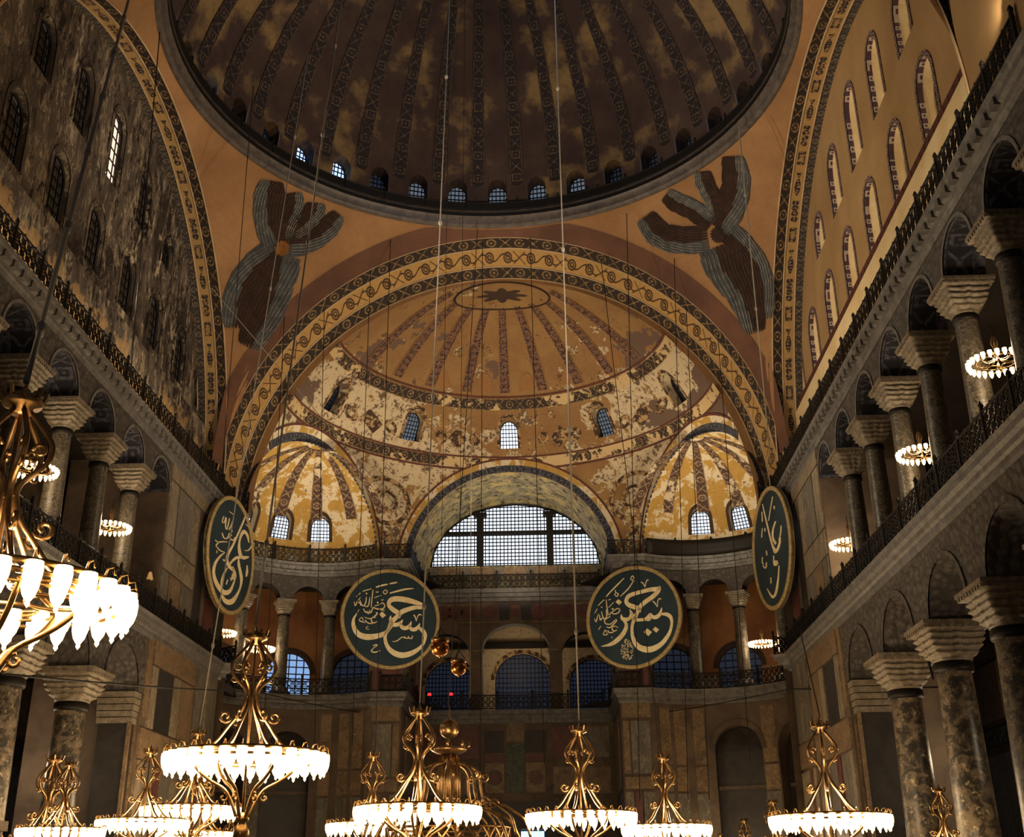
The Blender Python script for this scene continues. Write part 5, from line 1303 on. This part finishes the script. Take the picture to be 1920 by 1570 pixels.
# copper globes
for (x, y, z, r, lb) in ((-.34, -10.5, 7.94, .26, 'larger and higher copper globe hanging beside the left central roundel'), (.17, -10.2, 7.42, .225, 'smaller and lower copper globe hanging before the central arches')):
    root = empty('copper_globe', (x, y, z), lb, 'hanging ornament'); q = MB()
    q.lathe([(r*.72, r*.6)]+[(r*math.sin(R(a)), r*math.cos(R(a))) for a in range(50, 181, 13)]+[(0, -r)], 24); q.build('bowl', M['copper'], root)
    q = MB(); q.lathe([(r*.74, r*.58), (r*.98, r*.66), (r*1.0, r*.9), (r*.9, r*1.0), (r*.7, r*.85)], 24); q.build('rim', M['brass'], root)
    q = MB()
    for k in range(3): a = 2*PI*k/3; q.bar((r*.9*math.cos(a), r*.9*math.sin(a), r*.9), (0, 0, r*2.2), .018)
    q.build('chain', M['wire'], root)
    q = MB(); q.lathe([(0, -r-.05), (.05, -r), (.03, -r+.03)], 8); q.build('drop', M['copper'], root)
rope0 = (((-.34, -10.5, 8.5), (-.34, -10.5, 40)), ((.17, -10.2, 7.9), (.17, -10.2, 40)))
# ------------------------------------------------------------------ ropes, wires, rods
def rope(name, pts, r, m, label, cat, knots=0):
    q = MB(); q.tube(pts, r, 5); o = q.build(name, m); tag(o, label, cat)
    if knots:
        a, b = Vector(pts[0]), Vector(pts[-1])
        for k in range(knots):
            p = a.lerp(b, (k+.6)/knots); q = MB(); q.lathe([(0, -.16), (.06, -.1), (.08, 0), (.06, .1), (0, .16)], 6, p); q.build('coupling', m, o)
    return o
rope('suspension_rod', [(-9.8, -15.6, 27.1), (-4.28, -28.52, 8.1)], .045, M['rope'], 'thick pale rod carrying the nearest chandelier at upper left', 'rod', 6)
rope('suspension_rod', [(-6.21, -2.15, 39.46), (-5.1, -12.6, 8.2)], .035, M['rope'], 'pale jointed rod running past the left winged figure to the lyre-stemmed chandelier', 'rod', 5)
rope('suspension_rod', [(-9.43, 5.06, 42.69), (-12.3, 6.6, 8.1)], .03, M['rope'], 'thin pale rod left of the left winged figure centre', 'rod', 4)
rope('suspension_rod', [(-1.47, .37, 41.6), (-1.7, -3.5, 7.45)], .026, M['rope'], 'pale rod dropping from the dome to the central chandelier', 'rod', 4)
rope('suspension_rod', [(3.64, .57, 41.55), (3.78, 2.5, 7.62)], .028, M['rope'], 'bright pale rod dropping to the chandelier right of the doorway', 'rod', 4)
rope('suspension_rod', [(12.97, 5.76, 37.71), (14.6, 14.4, 22.35)], .035, M['rope'], 'pale wire crossing the right winged figure', 'rod', 3)
rope('suspension_rod', [(-1.2, 17, 39.38), (-1.25, 2.0, 8.1)], .02, M['wire'], 'wire carrying the brass globe', 'wire')
for i, (a, b) in enumerate(rope0): rope('hanging_wire', [a, b], .008, M['wire'], 'hair-thin wire carrying the %s copper globe' % ('higher', 'lower')[i], 'wire')
for i, (a, b, lb) in enumerate((((-6.49, 16.35, 41.86), (-6.12, 15.55, 7.43), 'dark wire left of the half dome centre'), ((-7.67, 16.68, 40.96), (-8.32, 21.35, 8.93), 'dark wire over the left side of the left central roundel'), ((-.94, 17.58, 39.38), (-1.22, 20.43, 6.54), 'dark wire just left of the central half-dome window'),
        ((6.16, 17.86, 39.31), (7.96, 15.11, 7.08), 'dark wire down to the dimmer right chandelier'), ((11.35, 16.79, 42.32), (10.93, 21.12, 5.91), 'dark wire through the right winged figure wing'), ((10.63, 15.08, 41.16), (9.8, 21.08, 5.92), 'dark wire just left of the right corner half dome'), ((7.7, 14.12, 38.01), (7.25, 20.98, 5.94), 'dark wire over the right central roundel'),
        ((-14.25, 7.91, 30.24), (-3.69, 30.56, 21.02), 'slanting pale cable from the left great arch towards the great window'), ((-11.87, 4., 39.82), (-14.57, 13.58, 21.82), 'dark wire along the left great arch'), ((-12.23, -7.37, 33.25), (-13.71, -2.19, 20.72), 'dark wire before the left tympanum'),
        ((4.27, 26.96, 35.3), (4.33, 28.86, 12.8), 'pale wire before the great window right light'), ((-2.3, 27, 36), (-2.4, 28.9, 12.6), 'pale wire before the great window left mullion'), ((12.47, 1.77, 10.86), (12.35, -.5, 7.2), 'wire carrying the chandelier before the right pier'), ((-10.6, 17.2, 38.5), (-10.9, 24, 8), 'dark wire before the left corner half dome window'), ((-12.6, 16.0, 37), (-12.9, 20, 8), 'dark wire beside the left roundel rim'), ((12.9, 17, 36), (13.4, 22, 8), 'dark wire before the right corner half dome window'), ((2.0, 17, 39), (2.2, 22, 8), 'dark wire right of the central half-dome window'))):
    rope('hanging_wire', [a, b], .022, M['rope'] if 'pale' in lb else M['wire'], lb, 'wire')
def sag(a, b, k, n=10): a, b = Vector(a), Vector(b); return [a.lerp(b, i/n)-Vector((0, 0, k*4*(i/n)*(1-i/n))) for i in range(n+1)]
rope('tie_cable', sag((-11.8, -12.7, 7.0), (-13.5, 19.9, 11.75), .1), .035, M['wire'], 'dark cable stretched across the lower left arcade', 'cable')
rope('tie_cable', sag((-13.5, 19.98, 11.75), (-9.2, 33.8, 12.4), .1), .03, M['wire'], 'dark cable under the left corner railing', 'cable')
rope('tie_cable', sag((15.3, 19.0, 11.3), (18.26, 3.9, 8.9), .05), .04, M['wire'], 'dark cable across the right pier capitals', 'cable')
rope('tie_cable', sag((15.3, 19.0, 11.3), (9.3, 34, 12.2), .1), .03, M['wire'], 'dark cable under the right corner railing', 'cable')
rope('pole', [(17.09, 2.81, 13.95), (16.0, -2.2, 8.2)], .05, M['wire'], 'dark rod slanting down before the right ground arches', 'rod')
for x in (-6.15, -4.6):
    q = MB(); q.lathe([(.0, .12), (.12, .1), (.16, 0), (.12, -.1), (0, -.12)], 10, (x, 39.75, 14.55)); o = q.build('red_lamp', M['red']); tag(o, 'small glowing red lamp on the central railing, %s one' % ('left-hand' if x < -5 else 'right-hand'), 'lamp')
    q = MB(); q.bar((x, 39.75, 13.4), (x, 39.75, 14.5), .05); q.build('stand', M['iron'], o)
# dark cloth over the right corner railing
pth = offset(exedra_path(1, 6.3, 28, 120), .38, 1); q = MB()
q.grid(lambda a, b: (lambda p, p2: (p[0]+(p2[0]-p[0])*b*0, p[1], Z2+.02+1.12*b))(pth[int(round(a*(len(pth)-1)))], pth[0]), len(pth)-1, 3)
o = q.build('dark_cloth', M['iron']); tag(o, 'black sheeting covering the railing of the right corner half dome', 'sheet')
m_ = o.modifiers.new('thickness', 'SOLIDIFY'); m_.thickness = .03
# black parapet behind the dome railing
q = MB(); q.grid(lambda a, b: (14.72*math.cos(2*PI*a), DY+14.72*math.sin(2*PI*a), ZR+.5+.9*b), 96, 1); S('dome_parapet', q, M['iron'], 'black parapet band round the foot of the main dome', 'parapet')

# marble tribune at the lower left edge and a small spotlight on the left railing
root = empty('marble_tribune', (-13.4, -12.2, 0), 'pinkish marble tribune with balustrade at the lower left edge', 'platform')
q = MB(); q.box((-1.6, -1.3, 3.15), (1.6, 1.3, 3.4)); q.build('slab', M['p_tan'], root)
q = MB(); q.box((-1.5, -1.2, 2.6), (1.5, 1.2, 3.15)); q.build('frieze', M['p_pale'], root)
q = MB(); q.box((-1.45, -1.15, 4.0), (1.45, 1.15, 4.1)); q.box((-1.4, -1.1, 3.4), (1.4, -1.04, 4.0)); q.build('parapet', M['p_pale'], root)
for i in range(9):
    q = MB(); q.lathe([(.05, 0), (.09, .3), (.05, .9), (.1, 1.6), (.06, 2.6)], 8, (-1.4+.35*i, -1.1, 0)); q.build('colonnette', M['p_pale'], root)
root = empty('spotlight', (-15.55, 7.5, 14.95), 'small white spotlight clipped on the left-hand gallery railing', 'lamp')
q = MB(); q.lathe([(.0, .28), (.08, .22), (.16, -.1), (.0, -.1)], 10); q.build('housing', M['jamb'], root)
q = MB(); q.bar((0, 0, -.1), (0, 0, -.25), .05); q.build('clamp', M['iron'], root)
